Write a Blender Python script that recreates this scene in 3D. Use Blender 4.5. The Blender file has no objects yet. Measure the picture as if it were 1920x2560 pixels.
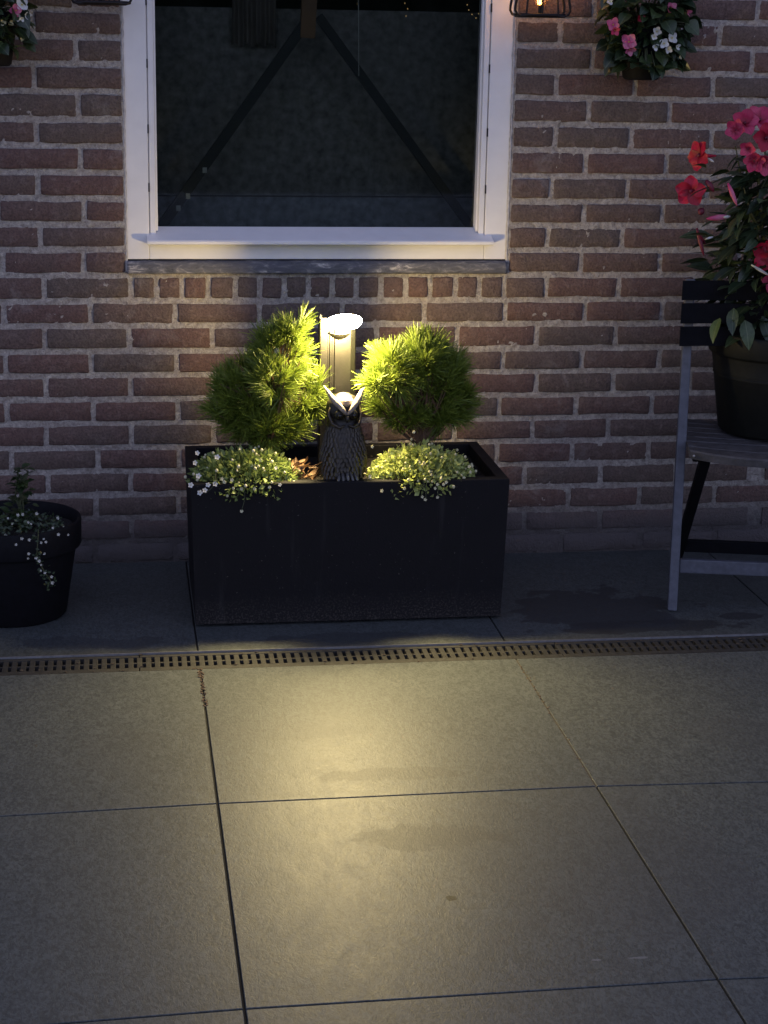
import bpy, bmesh, math, random
import numpy as np
from mathutils import Vector, Matrix, Euler, noise
R_ = math.radians
rnd = random.Random(7)
S = bpy.context.scene
C = S.collection

# ------------------------------------------------------------------ camera
F, PITCH, YAW, ROLL = 4459.34, 0.264692, 0.148921, 0.018913
CAM = Vector((-0.33311, -4.75094, 1.43266))
fw = Vector((math.sin(YAW)*math.cos(PITCH), math.cos(YAW)*math.cos(PITCH), -math.sin(PITCH)))
rt0 = Vector((math.cos(YAW), -math.sin(YAW), 0)); up0 = rt0.cross(fw)
rt = math.cos(ROLL)*rt0 + math.sin(ROLL)*up0
up = -math.sin(ROLL)*rt0 + math.cos(ROLL)*up0
cd = bpy.data.cameras.new('camera'); cam = bpy.data.objects.new('camera', cd); C.objects.link(cam)
cd.sensor_fit = 'VERTICAL'; cd.sensor_height = 36; cd.lens = F/2560*36
cd.clip_start = 0.05; cd.clip_end = 500
cam.matrix_world = Matrix(((rt.x, up.x, -fw.x, CAM.x), (rt.y, up.y, -fw.y, CAM.y), (rt.z, up.z, -fw.z, CAM.z), (0, 0, 0, 1)))
S.camera = cam

def at(u, v, Y=None, Z=None):
    """world point on the plane y=Y (or z=Z) that stands where the photograph shows it"""
    d = fw + rt*((u-960)/F) + up*((1280-v)/F)
    t = (Y-CAM.y)/d.y if Y is not None else (Z-CAM.z)/d.z
    return CAM + d*t

# ------------------------------------------------------------------ dusk sky
W = bpy.data.worlds.new('World'); S.world = W; W.use_nodes = True
nt = W.node_tree; bg = nt.nodes['Background']
sky = nt.nodes.new('ShaderNodeTexSky'); sky.sky_type = 'NISHITA'; sky.sun_disc = False
sky.sun_elevation = R_(8.0); sky.sun_rotation = R_(0); sky.dust_density = 1.0; sky.ozone_density = 3.0; sky.air_density = 1.2
hs = nt.nodes.new('ShaderNodeHueSaturation'); hs.inputs['Saturation'].default_value = 0.6
tn = nt.nodes.new('ShaderNodeMix'); tn.data_type = 'RGBA'; tn.blend_type = 'MULTIPLY'; tn.inputs[0].default_value = 1; tn.inputs[7].default_value = (1.02, .925, 1.27, 1)   # violet cast of the blue hour
nt.links.new(sky.outputs[0], hs.inputs['Color']); nt.links.new(hs.outputs[0], tn.inputs[6]); nt.links.new(tn.outputs[2], bg.inputs['Color'])
bg.inputs['Strength'].default_value = 0.083
sl = bpy.data.lights.new('sun', 'SUN'); so = bpy.data.objects.new('sun', sl); C.objects.link(so)
sl.energy = 0.02; sl.angle = R_(40); sl.color = (1.0, 0.86, 0.80); so.rotation_euler = (R_(50), 0, R_(-10)); so.location = (0, -6, 6)
S.view_settings.view_transform = 'Standard'; S.view_settings.look = 'None'
S.view_settings.exposure = 1.8; S.view_settings.gamma = 1; S.view_settings.use_curve_mapping = False
S.cycles.use_denoising = True
S.cycles.max_bounces = 8; S.cycles.sample_clamp_indirect = 6

# ------------------------------------------------------------------ materials
class M:
    def __init__(s, name, col=(.5, .5, .5), rough=.6, metal=0, spec=.5):
        s.m = bpy.data.materials.new(name); s.m.use_nodes = True; s.nt = s.m.node_tree; s.n = s.nt.nodes
        s.b = s.n['Principled BSDF']; s.b.inputs['Base Color'].default_value = (*col, 1)
        s.b.inputs['Roughness'].default_value = rough; s.b.inputs['Metallic'].default_value = metal
        s.b.inputs['Specular IOR Level'].default_value = spec; s._c = None
    def node(s, t, **k):
        n = s.n.new(t)
        for a, v in k.items():
            if a in n.inputs: n.inputs[a].default_value = v
            else: setattr(n, a, v)
        return n
    def link(s, a, b): s.nt.links.new(a, b)
    def coord(s, kind='Object'):
        if s._c is None: s._c = s.n.new('ShaderNodeTexCoord')
        return s._c.outputs[kind]
    def pos(s):
        g = s.n.new('ShaderNodeNewGeometry'); return g.outputs['Position']
    def noise(s, vec, scale, detail=4, rough=.55, dist=0):
        n = s.node('ShaderNodeTexNoise', Scale=scale, Detail=detail, Roughness=rough, Distortion=dist)
        s.link(vec, n.inputs['Vector']); return n.outputs['Fac']
    def ramp(s, fac, stops, interp='LINEAR'):
        n = s.n.new('ShaderNodeValToRGB'); cr = n.color_ramp; cr.interpolation = interp
        while len(cr.elements) < len(stops): cr.elements.new(.5)
        for e, (p, c) in zip(cr.elements, stops):
            e.position = p; e.color = (*c, 1) if isinstance(c, tuple) else (c, c, c, 1)
        s.link(fac, n.inputs['Fac']); return n.outputs['Color']
    def mix(s, fac, a, b, mode='MIX'):
        n = s.n.new('ShaderNodeMix'); n.data_type = 'RGBA'; n.blend_type = mode
        for i, v in ((0, fac), (6, a), (7, b)):
            if isinstance(v, (int, float)): n.inputs[i].default_value = v
            elif isinstance(v, tuple): n.inputs[i].default_value = (*v, 1)
            else: s.link(v, n.inputs[i])
        return n.outputs[2]
    def math(s, op, a, b=0.0, clamp=False):
        n = s.n.new('ShaderNodeMath'); n.operation = op; n.use_clamp = clamp
        for i, v in ((0, a), (1, b)):
            if isinstance(v, (int, float)): n.inputs[i].default_value = v
            else: s.link(v, n.inputs[i])
        return n.outputs[0]
    def base(s, c): s.link(c, s.b.inputs['Base Color'])
    def rough(s, c): s.link(c, s.b.inputs['Roughness'])
    def bump(s, h, strength=.4, dist=.002):
        n = s.node('ShaderNodeBump', Strength=strength, Distance=dist); s.link(h, n.inputs['Height']); s.link(n.outputs[0], s.b.inputs['Normal'])

def simple(name, col, rough=.6, metal=0, var=.15, scale=30, bump=.2, bdist=.001, spec=.5):
    m = M(name, col, rough, metal, spec); v = m.coord()
    n = m.noise(v, scale, 5)
    a = tuple(c*(1-var) for c in col); b = tuple(min(1, c*(1+var)) for c in col)
    m.base(m.ramp(n, [(.3, a), (.7, b)]))
    if bump: m.bump(m.noise(v, scale*4, 3), bump, bdist)
    return m.m

def leaf_mat(name, c1, c2, rough=.45, trans=.25, rs=.5, throat=None, rib=None):
    m = M(name, c1, rough); oi = m.n.new('ShaderNodeObjectInfo')
    n = m.noise(m.pos(), 60, 3)
    f = m.math('ADD', m.math('MULTIPLY', n, 1-rs), m.math('MULTIPLY', oi.outputs['Random'], rs))
    col = m.ramp(f, [(.25, c1), (.75, c2)])
    if throat or rib:
        sx = m.n.new('ShaderNodeSeparateXYZ'); m.link(m.coord('Generated'), sx.inputs[0])
        mp = m.n.new('ShaderNodeMapping'); mp.inputs['Scale'].default_value = (1.5, 26, 0) if throat else (9, 3, 0); m.link(m.coord('Generated'), mp.inputs[0])
        vn = m.noise(mp.outputs[0], 1.0, 3, .6, .4)
        col = m.mix(m.ramp(vn, [(.38, .45), (.55, 0.)]), col, tuple(c*.55 for c in c1))
        if throat: col = m.mix(m.ramp(sx.outputs[0], [(.12, .9), (.5, 0.)]), col, throat)
        if rib: col = m.mix(m.ramp(m.math('ABSOLUTE', m.math('SUBTRACT', sx.outputs[1], .5)), [(.012, .8), (.035, 0.)]), col, rib)
    m.base(col)
    tr = m.n.new('ShaderNodeBsdfTranslucent'); m.link(col, tr.inputs['Color'])
    mx = m.n.new('ShaderNodeMixShader'); mx.inputs[0].default_value = trans
    m.link(m.b.outputs[0], mx.inputs[1]); m.link(tr.outputs[0], mx.inputs[2])
    m.link(mx.outputs[0], m.n['Material Output'].inputs['Surface']); return m.m

def brick_material():
    m = M('brick_clay', rough=.9, spec=.25); oi = m.n.new('ShaderNodeObjectInfo'); p = m.pos()
    big = m.noise(p, 9, 4, .6); fine = m.noise(p, 160, 4, .7); mid = m.noise(p, 45, 4, .6)
    f = m.math('ADD', m.math('MULTIPLY', oi.outputs['Random'], .42), m.math('ADD', m.math('MULTIPLY', big, .55), .05))
    col = m.ramp(f, [(.18, (.142, .084, .074)), (.38, (.156, .096, .083)), (.55, (.142, .102, .088)), (.72, (.134, .106, .090)), (.9, (.170, .114, .094))])
    col = m.mix(m.ramp(mid, [(.5, 0.), (.72, .55)]), col, (.27, .20, .175))
    col = m.mix(m.ramp(fine, [(.38, .6), (.56, 0.)]), col, (.06, .04, .037))
    col = m.mix(m.ramp(m.noise(p, 5.5, 5, .7, 1.0), [(.60, 0.), (.74, .38)]), col, (.34, .31, .29))
    col = m.mix(m.ramp(m.noise(p, 33, 2, .4, .5), [(.20, 1.), (.235, 0.)]), col, (.055, .03, .027))
    # grime that has splashed on to the lowest courses
    sx = m.n.new('ShaderNodeSeparateXYZ'); m.link(p, sx.inputs[0])
    h = m.math('ADD', sx.outputs[2], m.math('MULTIPLY', m.noise(p, 14, 3), -.07))
    g = m.ramp(h, [(.02, .92), (.07, .6), (.115, .12), (.16, 0.)])
    col = m.mix(g, col, (.10, .09, .092)); m.base(col)
    m.bump(m.math('ADD', fine, m.math('MULTIPLY', mid, 1.2)), 1.0, .005); return m.m

def mortar_material():
    m = M('mortar', rough=.95, spec=.2); p = m.pos()
    a = m.noise(p, 75, 6, .78); b = m.noise(p, 12, 3); f = m.noise(p, 190, 3, .7)
    col = m.ramp(a, [(.34, (.23, .21, .19)), (.5, (.45, .41, .375)), (.66, (.66, .62, .56))])
    col = m.mix(m.ramp(b, [(.4, 0.), (.7, .4)]), col, (.42, .34, .30))
    col = m.mix(m.ramp(f, [(.32, .6), (.46, 0.)]), col, (.19, .165, .15))
    sx = m.n.new('ShaderNodeSeparateXYZ'); m.link(p, sx.inputs[0])
    h = m.math('ADD', sx.outputs[2], m.math('MULTIPLY', m.noise(p, 14, 3), -.07))
    col = m.mix(m.ramp(h, [(.02, .92), (.07, .65), (.13, .2), (.2, 0.)]), col, (.10, .09, .092)); m.base(col)
    m.bump(m.math('ADD', a, f), 1.0, .008); return m.m

def tile_material(name, dark, stains):
    m = M(name, rough=.5, spec=.32); p = m.pos(); oi = m.n.new('ShaderNodeObjectInfo')
    mp = m.n.new('ShaderNodeMapping'); mp.inputs['Scale'].default_value = (1, .55, 1); m.link(p, mp.inputs[0])
    of = m.n.new('ShaderNodeVectorMath'); of.operation = 'ADD'
    cb = m.n.new('ShaderNodeCombineXYZ'); m.link(m.math('MULTIPLY', oi.outputs['Random'], 37.), cb.inputs[0]); m.link(mp.outputs[0], of.inputs[0]); m.link(cb.outputs[0], of.inputs[1])
    v = of.outputs[0]
    big = m.noise(v, 2.6, 5, .6, .6); mid = m.noise(v, 22, 6, .72, 1.2); fine = m.noise(v, 170, 4, .7, .8)
    d = dark; T = lambda k, w=0: (d*k*(.93+w), d*k*(1.04+w*.6), d*k*1.0)
    col = m.ramp(big, [(.3, T(.90)), (.7, T(1.08, .01))])
    col = m.mix(m.ramp(mid, [(.38, 0.), (.62, .45)]), col, T(1.36, .02))
    col = m.mix(m.ramp(fine, [(.38, .85), (.52, 0.)]), col, T(.5))
    gr = m.noise(v, 75, 5, .75, 1.6); col = m.mix(m.ramp(gr, [(.40, .8), (.5, 0.), (.6, 0.)]), col, T(.62)); col = m.mix(m.ramp(gr, [(.5, 0.), (.66, .55)]), col, T(1.5, .02)); wisp = m.noise(v, 55, 2, .5, 5.5)
    col = m.mix(m.ramp(wisp, [(.485, 0.), (.5, .38), (.515, 0.)]), col, (d*1.9, d*1.85, d*1.75))
    col = m.mix(m.ramp(m.noise(v, 34, 2, .5, 6.5), [(.487, 0.), (.5, .5), (.513, 0.)]), col, (d*.5, d*.5, d*.5))
    rgh = m.ramp(mid, [(.3, .47), (.7, .52)])
    for (sx_, sy_, rx, ry, amt, sc, tone) in stains:
        q = m.n.new('ShaderNodeMapping'); q.vector_type = 'TEXTURE'; q.inputs['Location'].default_value = (sx_, sy_, 0); q.inputs['Scale'].default_value = (rx, ry, 1); m.link(p, q.inputs[0])
        l = m.n.new('ShaderNodeVectorMath'); l.operation = 'LENGTH'
        sp = m.n.new('ShaderNodeSeparateXYZ'); m.link(q.outputs[0], sp.inputs[0]); c2 = m.n.new('ShaderNodeCombineXYZ'); m.link(sp.outputs[0], c2.inputs[0]); m.link(sp.outputs[1], c2.inputs[1])
        m.link(c2.outputs[0], l.inputs[0])
        e = m.math('ADD', l.outputs['Value'], m.math('MULTIPLY', m.math('SUBTRACT', m.noise(p, sc, 4, .6), .5), 2.0))
        f = m.ramp(e, [(.80, amt), (.92, 0.)])
        col = m.mix(f, col, tuple(d*t for t in tone))
        rgh = m.mix(f, rgh, (.55, .55, .55))
    m.base(col); m.rough(rgh)
    m.bump(m.math('ADD', m.math('MULTIPLY', mid, 1.3), m.math('ADD', fine, m.math('MULTIPLY', wisp, .8))), .30, .0012); return m.m

MAT = {}
MAT['brick'] = brick_material(); MAT['mortar'] = mortar_material()
MAT['tile'] = tile_material('porcelain_tile', .088, [(.20, -1.79, .15, .06, .55, 16, (.55, .55, .54)), (.17, -1.50, .17, .035, .45, 26, (.55, .55, .54)), (.205, -2.03, .012, .012, 1, 40, (.2, .18, .15)), (.48, -1.9, .3, .35, .25, 6, (.75, .75, .75)), (.468, -2.262, .022, .004, .45, 60, (3, 3, 3)), (.400, -2.262, .010, .004, .4, 60, (3, 3, 3)), (-.02, -1.25, .22, .06, .18, 14, (.7, .7, .68)), (-.35, -1.35, .10, .16, .2, 12, (.72, .72, .7)), (.95, -1.35, .14, .1, .2, 12, (.72, .72, .7))])
MAT['tile_strip'] = tile_material('dark_porcelain_tile', .075, [(.86, -.50, .25, .17, .8, 9, (.42, .42, .42)), (.20, -.68, .26, .05, .6, 9, (.5, .5, .5)), (.95, -.66, .3, .05, .8, 9, (.4, .4, .4)), (1.22, -.6, .07, .03, .75, 12, (.4, .4, .4)), (-.42, -.66, .2, .05, .5, 9, (.5, .5, .5))])  # darker tile tone for the back strip, with wet stains
MAT['grout_dark'] = simple('dark_joint_sand', (.012, .011, .010), .95, scale=200, bump=.5)
MAT['grout_light'] = simple('pale_joint_sand', (.085, .075, .06), .95, scale=300, bump=.8, bdist=.002, var=.4)
MAT['soil'] = simple('potting_soil', (.018, .014, .011), .95, scale=90, bump=1, bdist=.01, var=.6)
MAT['lawn'] = simple('far_lawn', (.02, .03, .014), 1.0, scale=3, var=.4, spec=0)
MAT['white_paint'] = simple('white_painted_wood', (.74, .72, .70), .42, scale=25, var=.035, bump=.12)
MAT['seal'] = simple('black_rubber_seal', (.012, .012, .012), .6, scale=50)
MAT['sealant'] = simple('old_grey_sealant', (.42, .40, .39), .9, scale=80, var=.25, bump=.8, bdist=.002)
MAT['room'] = simple('dark_room_plaster', (.035, .038, .036), .95, scale=10, var=.25)
MAT['frosted'] = simple('dusty_dark_screen', (.21, .19, .175), .95, scale=40, var=.45)
MAT['lower_board'] = simple('dusty_lower_board', (.22, .22, .235), .95, scale=40, var=.45)
MAT['room_brown'] = simple('brown_wood_dim', (.12, .095, .08), .7, scale=12, var=.2)
MAT['amber_wood'] = simple('amber_wood_dim', (.22, .105, .042), .6, scale=12, var=.25)
MAT['black_strap'] = simple('black_lacquered_bar', (.006, .005, .006), .5, scale=40)
MAT['clip'] = simple('pale_clip', (.5, .48, .42), .5, scale=40)
MAT['planter'] = simple('black_planter_composite', (.0045, .004, .006), .75, scale=120, var=.25, bump=.35, bdist=.0007, spec=.3)
def planter_material():
    m = M('black_planter_composite', rough=.7, spec=.2); p = m.pos()
    mp = m.n.new('ShaderNodeMapping'); mp.inputs['Scale'].default_value = (1, 1, .09); m.link(p, mp.inputs[0])
    n = m.noise(p, 16, 6, .7); st = m.noise(mp.outputs[0], 26, 4, .6); sp = m.noise(p, 210, 2, .5)
    col = m.ramp(n, [(.3, (.0035, .0033, .005)), (.7, (.008, .0075, .009))])
    col = m.mix(m.ramp(st, [(.60, 0.), (.72, .35)]), col, (.03, .029, .03))
    sx = m.n.new('ShaderNodeSeparateXYZ'); m.link(p, sx.inputs[0]); low = m.ramp(m.math('ADD', sx.outputs[2], m.math('MULTIPLY', n, .09)), [(.05, .9), (.13, 0.)])
    col = m.mix(m.math('MULTIPLY', low, m.ramp(sp, [(.5, .1), (.62, .8)])), col, (.06, .052, .045))
    col = m.mix(m.ramp(sp, [(.735, 0.), (.76, .8)]), col, (.10, .09, .08)); m.base(col)
    m.rough(m.ramp(n, [(.3, .58), (.7, .8)])); m.bump(m.math('ADD', n, sp), .35, .0008); return m.m
MAT['planter'] = planter_material()
MAT['pot_black'] = simple('black_pot_plastic', (.004, .004, .006), .7, scale=60, var=.3, spec=.18)
MAT['pot_green'] = simple('dark_nursery_pot_plastic', (.007, .0078, .0065), .65, scale=50, var=.3, spec=.2)
MAT['drain'] = simple('dusty_drain_plastic', (.026, .0245, .021), .75, scale=70, var=.4, bump=.5)
MAT['drain_dark'] = simple('drain_trough', (.008, .008, .008), .9, scale=50)
MAT['alu'] = simple('aluminium_edge', (.22, .22, .23), .5, .6, scale=60, var=.2)
MAT['post'] = simple('silver_lamp_aluminium', (.08, .077, .07), .38, .95, scale=90, var=.06, bump=.15)
MAT['iron'] = simple('black_iron_wire', (.012, .009, .009), .45, .5, scale=60)
MAT['brass'] = simple('brass_socket', (.35, .2, .08), .4, .8, scale=40)
MAT['resin'] = simple('dark_bronze_resin', (.009, .007, .005), .32, .15, scale=120, var=.5, bump=.6, bdist=.002)
MAT['resin_feather'] = simple('bronze_feather_edges', (.028, .021, .012), .3, .25, scale=150, var=.5, bump=.5)
MAT['resin_lamplit'] = simple('lamplit_ear_tuft', (.26, .22, .185), .5, 0, scale=90, var=.25, bump=.6, bdist=.002)  # pale tone holds the lamp light on ear tufts and crown
MAT['resin_silver'] = simple('silvered_claws', (.10, .097, .09), .35, .4, scale=90, var=.4)
MAT['eye'] = simple('dark_glass_eye', (.01, .008, .006), .12, scale=40, bump=0)
MAT['needle'] = leaf_mat('pine_needle', (.030, .070, .008), (.27, .34, .045), .5, .22, 0)
MAT['twig'] = simple('pine_twig', (.10, .055, .028), .9, scale=60, var=.4, bump=.8)
MAT['leaf_small'] = leaf_mat('small_leaf', (.13, .20, .05), (.34, .40, .13), .5, .3, 0)
MAT['leaf_small_lamplit'] = leaf_mat('lamplit_small_leaf', (.30, .38, .09), (.58, .62, .24), .5, .3, 0)  # small leaf brightened and yellowed: lamp light put into its colour
MAT['leaf_dark'] = leaf_mat('glossy_dark_leaf', (.016, .030, .014), (.040, .062, .027), .35, .12, .8, rib=(.09, .12, .06))
MAT['leaf_mid'] = leaf_mat('mid_green_leaf', (.05, .085, .028), (.08, .12, .045), .4, .2, .6, rib=(.15, .19, .09))
MAT['leaf_begonia'] = leaf_mat('begonia_leaf', (.020, .038, .014), (.045, .070, .022), .38, .15, .8, rib=(.08, .11, .05))
MAT['stem'] = simple('green_stem', (.05, .06, .025), .6, scale=60)
MAT['red_petal'] = leaf_mat('red_petal', (.42, .003, .030), (.62, .008, .055), .5, .25, .6, throat=(.20, .001, .01))
MAT['coral_petal'] = leaf_mat('coral_red_petal', (.55, .02, .10), (.70, .10, .20), .5, .25, .6, throat=(.30, .004, .03))
MAT['maroon_petal'] = leaf_mat('maroon_petal', (.10, .004, .018), (.16, .01, .03), .5, .15, .4)
MAT['pink_petal'] = leaf_mat('pink_petal', (.62, .12, .26), (.80, .28, .40), .5, .3, .5, throat=(.55, .04, .16))
MAT['white_petal'] = leaf_mat('white_petal', (.70, .70, .68), (.85, .85, .82), .5, .25, .5, throat=(.62, .62, .45))
MAT['dull_petal'] = leaf_mat('dull_white_petal', (.30, .31, .27), (.62, .62, .58), .5, .2, .6)
MAT['cream_bud'] = leaf_mat('cream_bud', (.55, .52, .30), (.75, .72, .5), .5, .2, .3)
MAT['yellow_eye'] = simple('yellow_flower_eye', (.5, .35, .05), .7)
MAT['dry'] = leaf_mat('dry_brown_leaf', (.10, .05, .022), (.22, .12, .055), .7, .2, .4)
MAT['chair'] = simple('weathered_grey_paint', (.070, .076, .098), .6, scale=50, var=.25, bump=.5)
MAT['chair_seat'] = simple('weathered_seat_wood', (.052, .050, .053), .65, scale=40, var=.45, bump=.8, bdist=.002)
MAT['chair_dark'] = simple('dark_slat_paint', (.004, .004, .006), .8, scale=50, var=.3, spec=.15)
MAT['screw'] = simple('screw_head', (.4, .4, .4), .4, .8)
MAT['grit'] = simple('brown_grit', (.09, .065, .04), .9, scale=100, var=.5)
MAT['debris'] = simple('orange_joint_debris', (.13, .085, .05), .9, scale=100, var=.4)

def lead_material():
    m = M('weathered_lead', rough=.7, spec=.3); p = m.pos()
    mp = m.n.new('ShaderNodeMapping'); mp.inputs['Scale'].default_value = (.35, 1, 1); m.link(p, mp.inputs[0])
    n = m.noise(mp.outputs[0], 70, 6, .7, .6); k = m.noise(mp.outputs[0], 22, 3)
    col = m.ramp(n, [(.34, (.05, .05, .058)), (.5, (.13, .13, .145)), (.57, (.20, .19, .20)), (.64, (.50, .47, .44))])
    col = m.mix(m.ramp(k, [(.45, 0.), (.6, .75)]), col, (.085, .085, .10)); m.base(col)
    m.bump(n, .8, .004); return m.m
MAT['lead'] = lead_material()

def emis(name, col, st):
    m = M(name, (0, 0, 0)); m.b.inputs['Emission Color'].default_value = (*col, 1); m.b.inputs['Emission Strength'].default_value = st; return m.m
WARM = (1.0, .79, .34)
MAT['glow'] = emis('lamp_diffuser_glow', (1.0, .80, .44), 120)
MAT['filament'] = emis('filament_glow', (1.0, .50, .12), 6)
MAT['speck'] = emis('tiny_light_glow', (1.0, .62, .25), .14)
def glass_mat():
    m = bpy.data.materials.new('window_glass'); m.use_nodes = True; n = m.node_tree.nodes; n.clear()
    o = n.new('ShaderNodeOutputMaterial'); g = n.new('ShaderNodeBsdfGlossy'); g.inputs['Roughness'].default_value = .02; g.inputs['Color'].default_value = (.62, .64, .68, 1)
    t = n.new('ShaderNodeBsdfTransparent'); t.inputs['Color'].default_value = (.72, .76, .75, 1)
    fr = n.new('ShaderNodeFresnel'); fr.inputs['IOR'].default_value = 1.5; mx = n.new('ShaderNodeMixShader')
    d = n.new('ShaderNodeBsdfDiffuse'); d.inputs['Color'].default_value = (.3, .3, .3, 1); mx2 = n.new('ShaderNodeMixShader')
    tn = n.new('ShaderNodeTexNoise'); tn.inputs['Scale'].default_value = 14; tn.inputs['Detail'].default_value = 6; rp = n.new('ShaderNodeValToRGB')
    rp.color_ramp.elements[0].position = .45; rp.color_ramp.elements[0].color = (.001, .001, .001, 1); rp.color_ramp.elements[1].position = .8; rp.color_ramp.elements[1].color = (.007, .007, .007, 1)
    L = m.node_tree.links.new; tc = n.new('ShaderNodeTexCoord'); L(tc.outputs['Object'], tn.inputs['Vector']); L(tn.outputs['Fac'], rp.inputs['Fac'])
    L(fr.outputs[0], mx.inputs[0]); L(t.outputs[0], mx.inputs[1]); L(g.outputs[0], mx.inputs[2])
    L(rp.outputs[0], mx2.inputs[0]); L(mx.outputs[0], mx2.inputs[1]); L(d.outputs[0], mx2.inputs[2]); L(mx2.outputs[0], o.inputs['Surface'])
    return m
MAT['glass'] = glass_mat()

# ------------------------------------------------------------------ mesh helpers
class MB:
    def __init__(s): s.v = []; s.f = []
    def add(s, vs, fs):
        o = len(s.v); s.v += [tuple(p) for p in vs]; s.f += [tuple(i+o for i in f) for f in fs]; return s
    def box(s, a, b, mtx=None, bev=0):
        x0, y0, z0 = a; x1, y1, z1 = b
        if bev:
            bm = bmesh.new(); bmesh.ops.create_cube(bm, size=1)
            for q in bm.verts: q.co = Vector(((x0+x1)/2+q.co.x*(x1-x0), (y0+y1)/2+q.co.y*(y1-y0), (z0+z1)/2+q.co.z*(z1-z0)))
            bmesh.ops.bevel(bm, geom=list(bm.edges), offset=bev, segments=2, affect='EDGES', profile=.6)
            vs = [q.co.copy() for q in bm.verts]; fs = [[q.index for q in f.verts] for f in bm.faces]; bm.free()
        else:
            vs = [Vector(q) for q in ((x0,y0,z0),(x1,y0,z0),(x1,y1,z0),(x0,y1,z0),(x0,y0,z1),(x1,y0,z1),(x1,y1,z1),(x0,y1,z1))]
            fs = [(0,3,2,1),(4,5,6,7),(0,1,5,4),(1,2,6,5),(2,3,7,6),(3,0,4,7)]
        if mtx: vs = [mtx @ q for q in vs]
        return s.add(vs, fs)
    def tube(s, pts, rad, n=6, cap=True):
        pts = [Vector(p) for p in pts]; rs = rad if isinstance(rad, (list, tuple)) else [rad]*len(pts)
        vs = []; u = None
        for i, p in enumerate(pts):
            t = (pts[min(i+1, len(pts)-1)]-pts[max(i-1, 0)])
            t = t.normalized() if t.length > 1e-9 else Vector((0, 0, 1))
            if u is None: u = t.orthogonal().normalized()
            else:
                u = u-t*u.dot(t); u = u.normalized() if u.length > 1e-6 else t.orthogonal().normalized()
            w = t.cross(u)
            for k in range(n):
                a = 2*math.pi*k/n; vs.append(p+(u*math.cos(a)+w*math.sin(a))*rs[i])
        fs = [(i*n+k, i*n+(k+1) % n, (i+1)*n+(k+1) % n, (i+1)*n+k) for i in range(len(pts)-1) for k in range(n)]
        if cap: fs += [tuple(range(n))[::-1], tuple((len(pts)-1)*n+k for k in range(n))]
        return s.add(vs, fs)
    def lathe(s, prof, n=48, c=(0, 0, 0), sx=1, sy=1, close=False):
        vs = []; fs = []; m = len(prof)
        for r, z in prof:
            for k in range(n):
                a = 2*math.pi*k/n; vs.append((c[0]+r*math.cos(a)*sx, c[1]+r*math.sin(a)*sy, c[2]+z))
        for i in range(m-1):
            for k in range(n): fs.append((i*n+k, i*n+(k+1) % n, (i+1)*n+(k+1) % n, (i+1)*n+k))
        if close: fs += [tuple(range(n))[::-1], tuple((m-1)*n+k for k in range(n))]
        return s.add(vs, fs)
    def ball(s, c, r, n=8, m=5, sc=(1, 1, 1)):
        vs = [(c[0], c[1], c[2]-r*sc[2])]
        for i in range(1, m):
            t = -math.pi/2+math.pi*i/m
            for k in range(n):
                a = 2*math.pi*k/n; vs.append((c[0]+r*sc[0]*math.cos(t)*math.cos(a), c[1]+r*sc[1]*math.cos(t)*math.sin(a), c[2]+r*sc[2]*math.sin(t)))
        vs.append((c[0], c[1], c[2]+r*sc[2])); l = len(vs)-1
        fs = [(0, 1+(k+1) % n, 1+k) for k in range(n)]+[(l, 1+(m-2)*n+k, 1+(m-2)*n+(k+1) % n) for k in range(n)]
        fs += [(1+i*n+k, 1+i*n+(k+1) % n, 1+(i+1)*n+(k+1) % n, 1+(i+1)*n+k) for i in range(m-2) for k in range(n)]
        return s.add(vs, fs)
    def mesh(s, name, mat, smooth=False):
        me = bpy.data.meshes.new(name); me.from_pydata(s.v, [], s.f); me.update()
        if mat: me.materials.append(MAT[mat] if isinstance(mat, str) else mat)
        if smooth: me.shade_smooth()
        return me
    def build(s, name, mat, parent=None, smooth=False, **k):
        return link(name, s.mesh(name, mat, smooth), parent, **k)

def link(name, me, parent=None, loc=None, rot=None, scale=None, **props):
    o = bpy.data.objects.new(name, me); C.objects.link(o)
    if parent: o.parent = parent
    if loc is not None: o.location = loc
    if rot is not None: o.rotation_euler = rot
    if scale is not None: o.scale = scale if hasattr(scale, '__len__') else (scale,)*3
    for a, b in props.items(): o[a] = b
    return o
def thing(name, label, cat, loc=(0, 0, 0), rz=0, group=None):
    o = link(name, None, loc=loc, rot=(0, 0, rz)); o['label'] = label; o['category'] = cat
    if group: o['group'] = group
    return o
def orient(d, up_=Vector((0, 0, 1)), roll=0):
    """rotation whose local +Z points along d"""
    q = Vector(d).normalized().to_track_quat('Z', 'Y'); return (q.to_matrix() @ Matrix.Rotation(roll, 3, 'Z')).to_euler()

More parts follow.
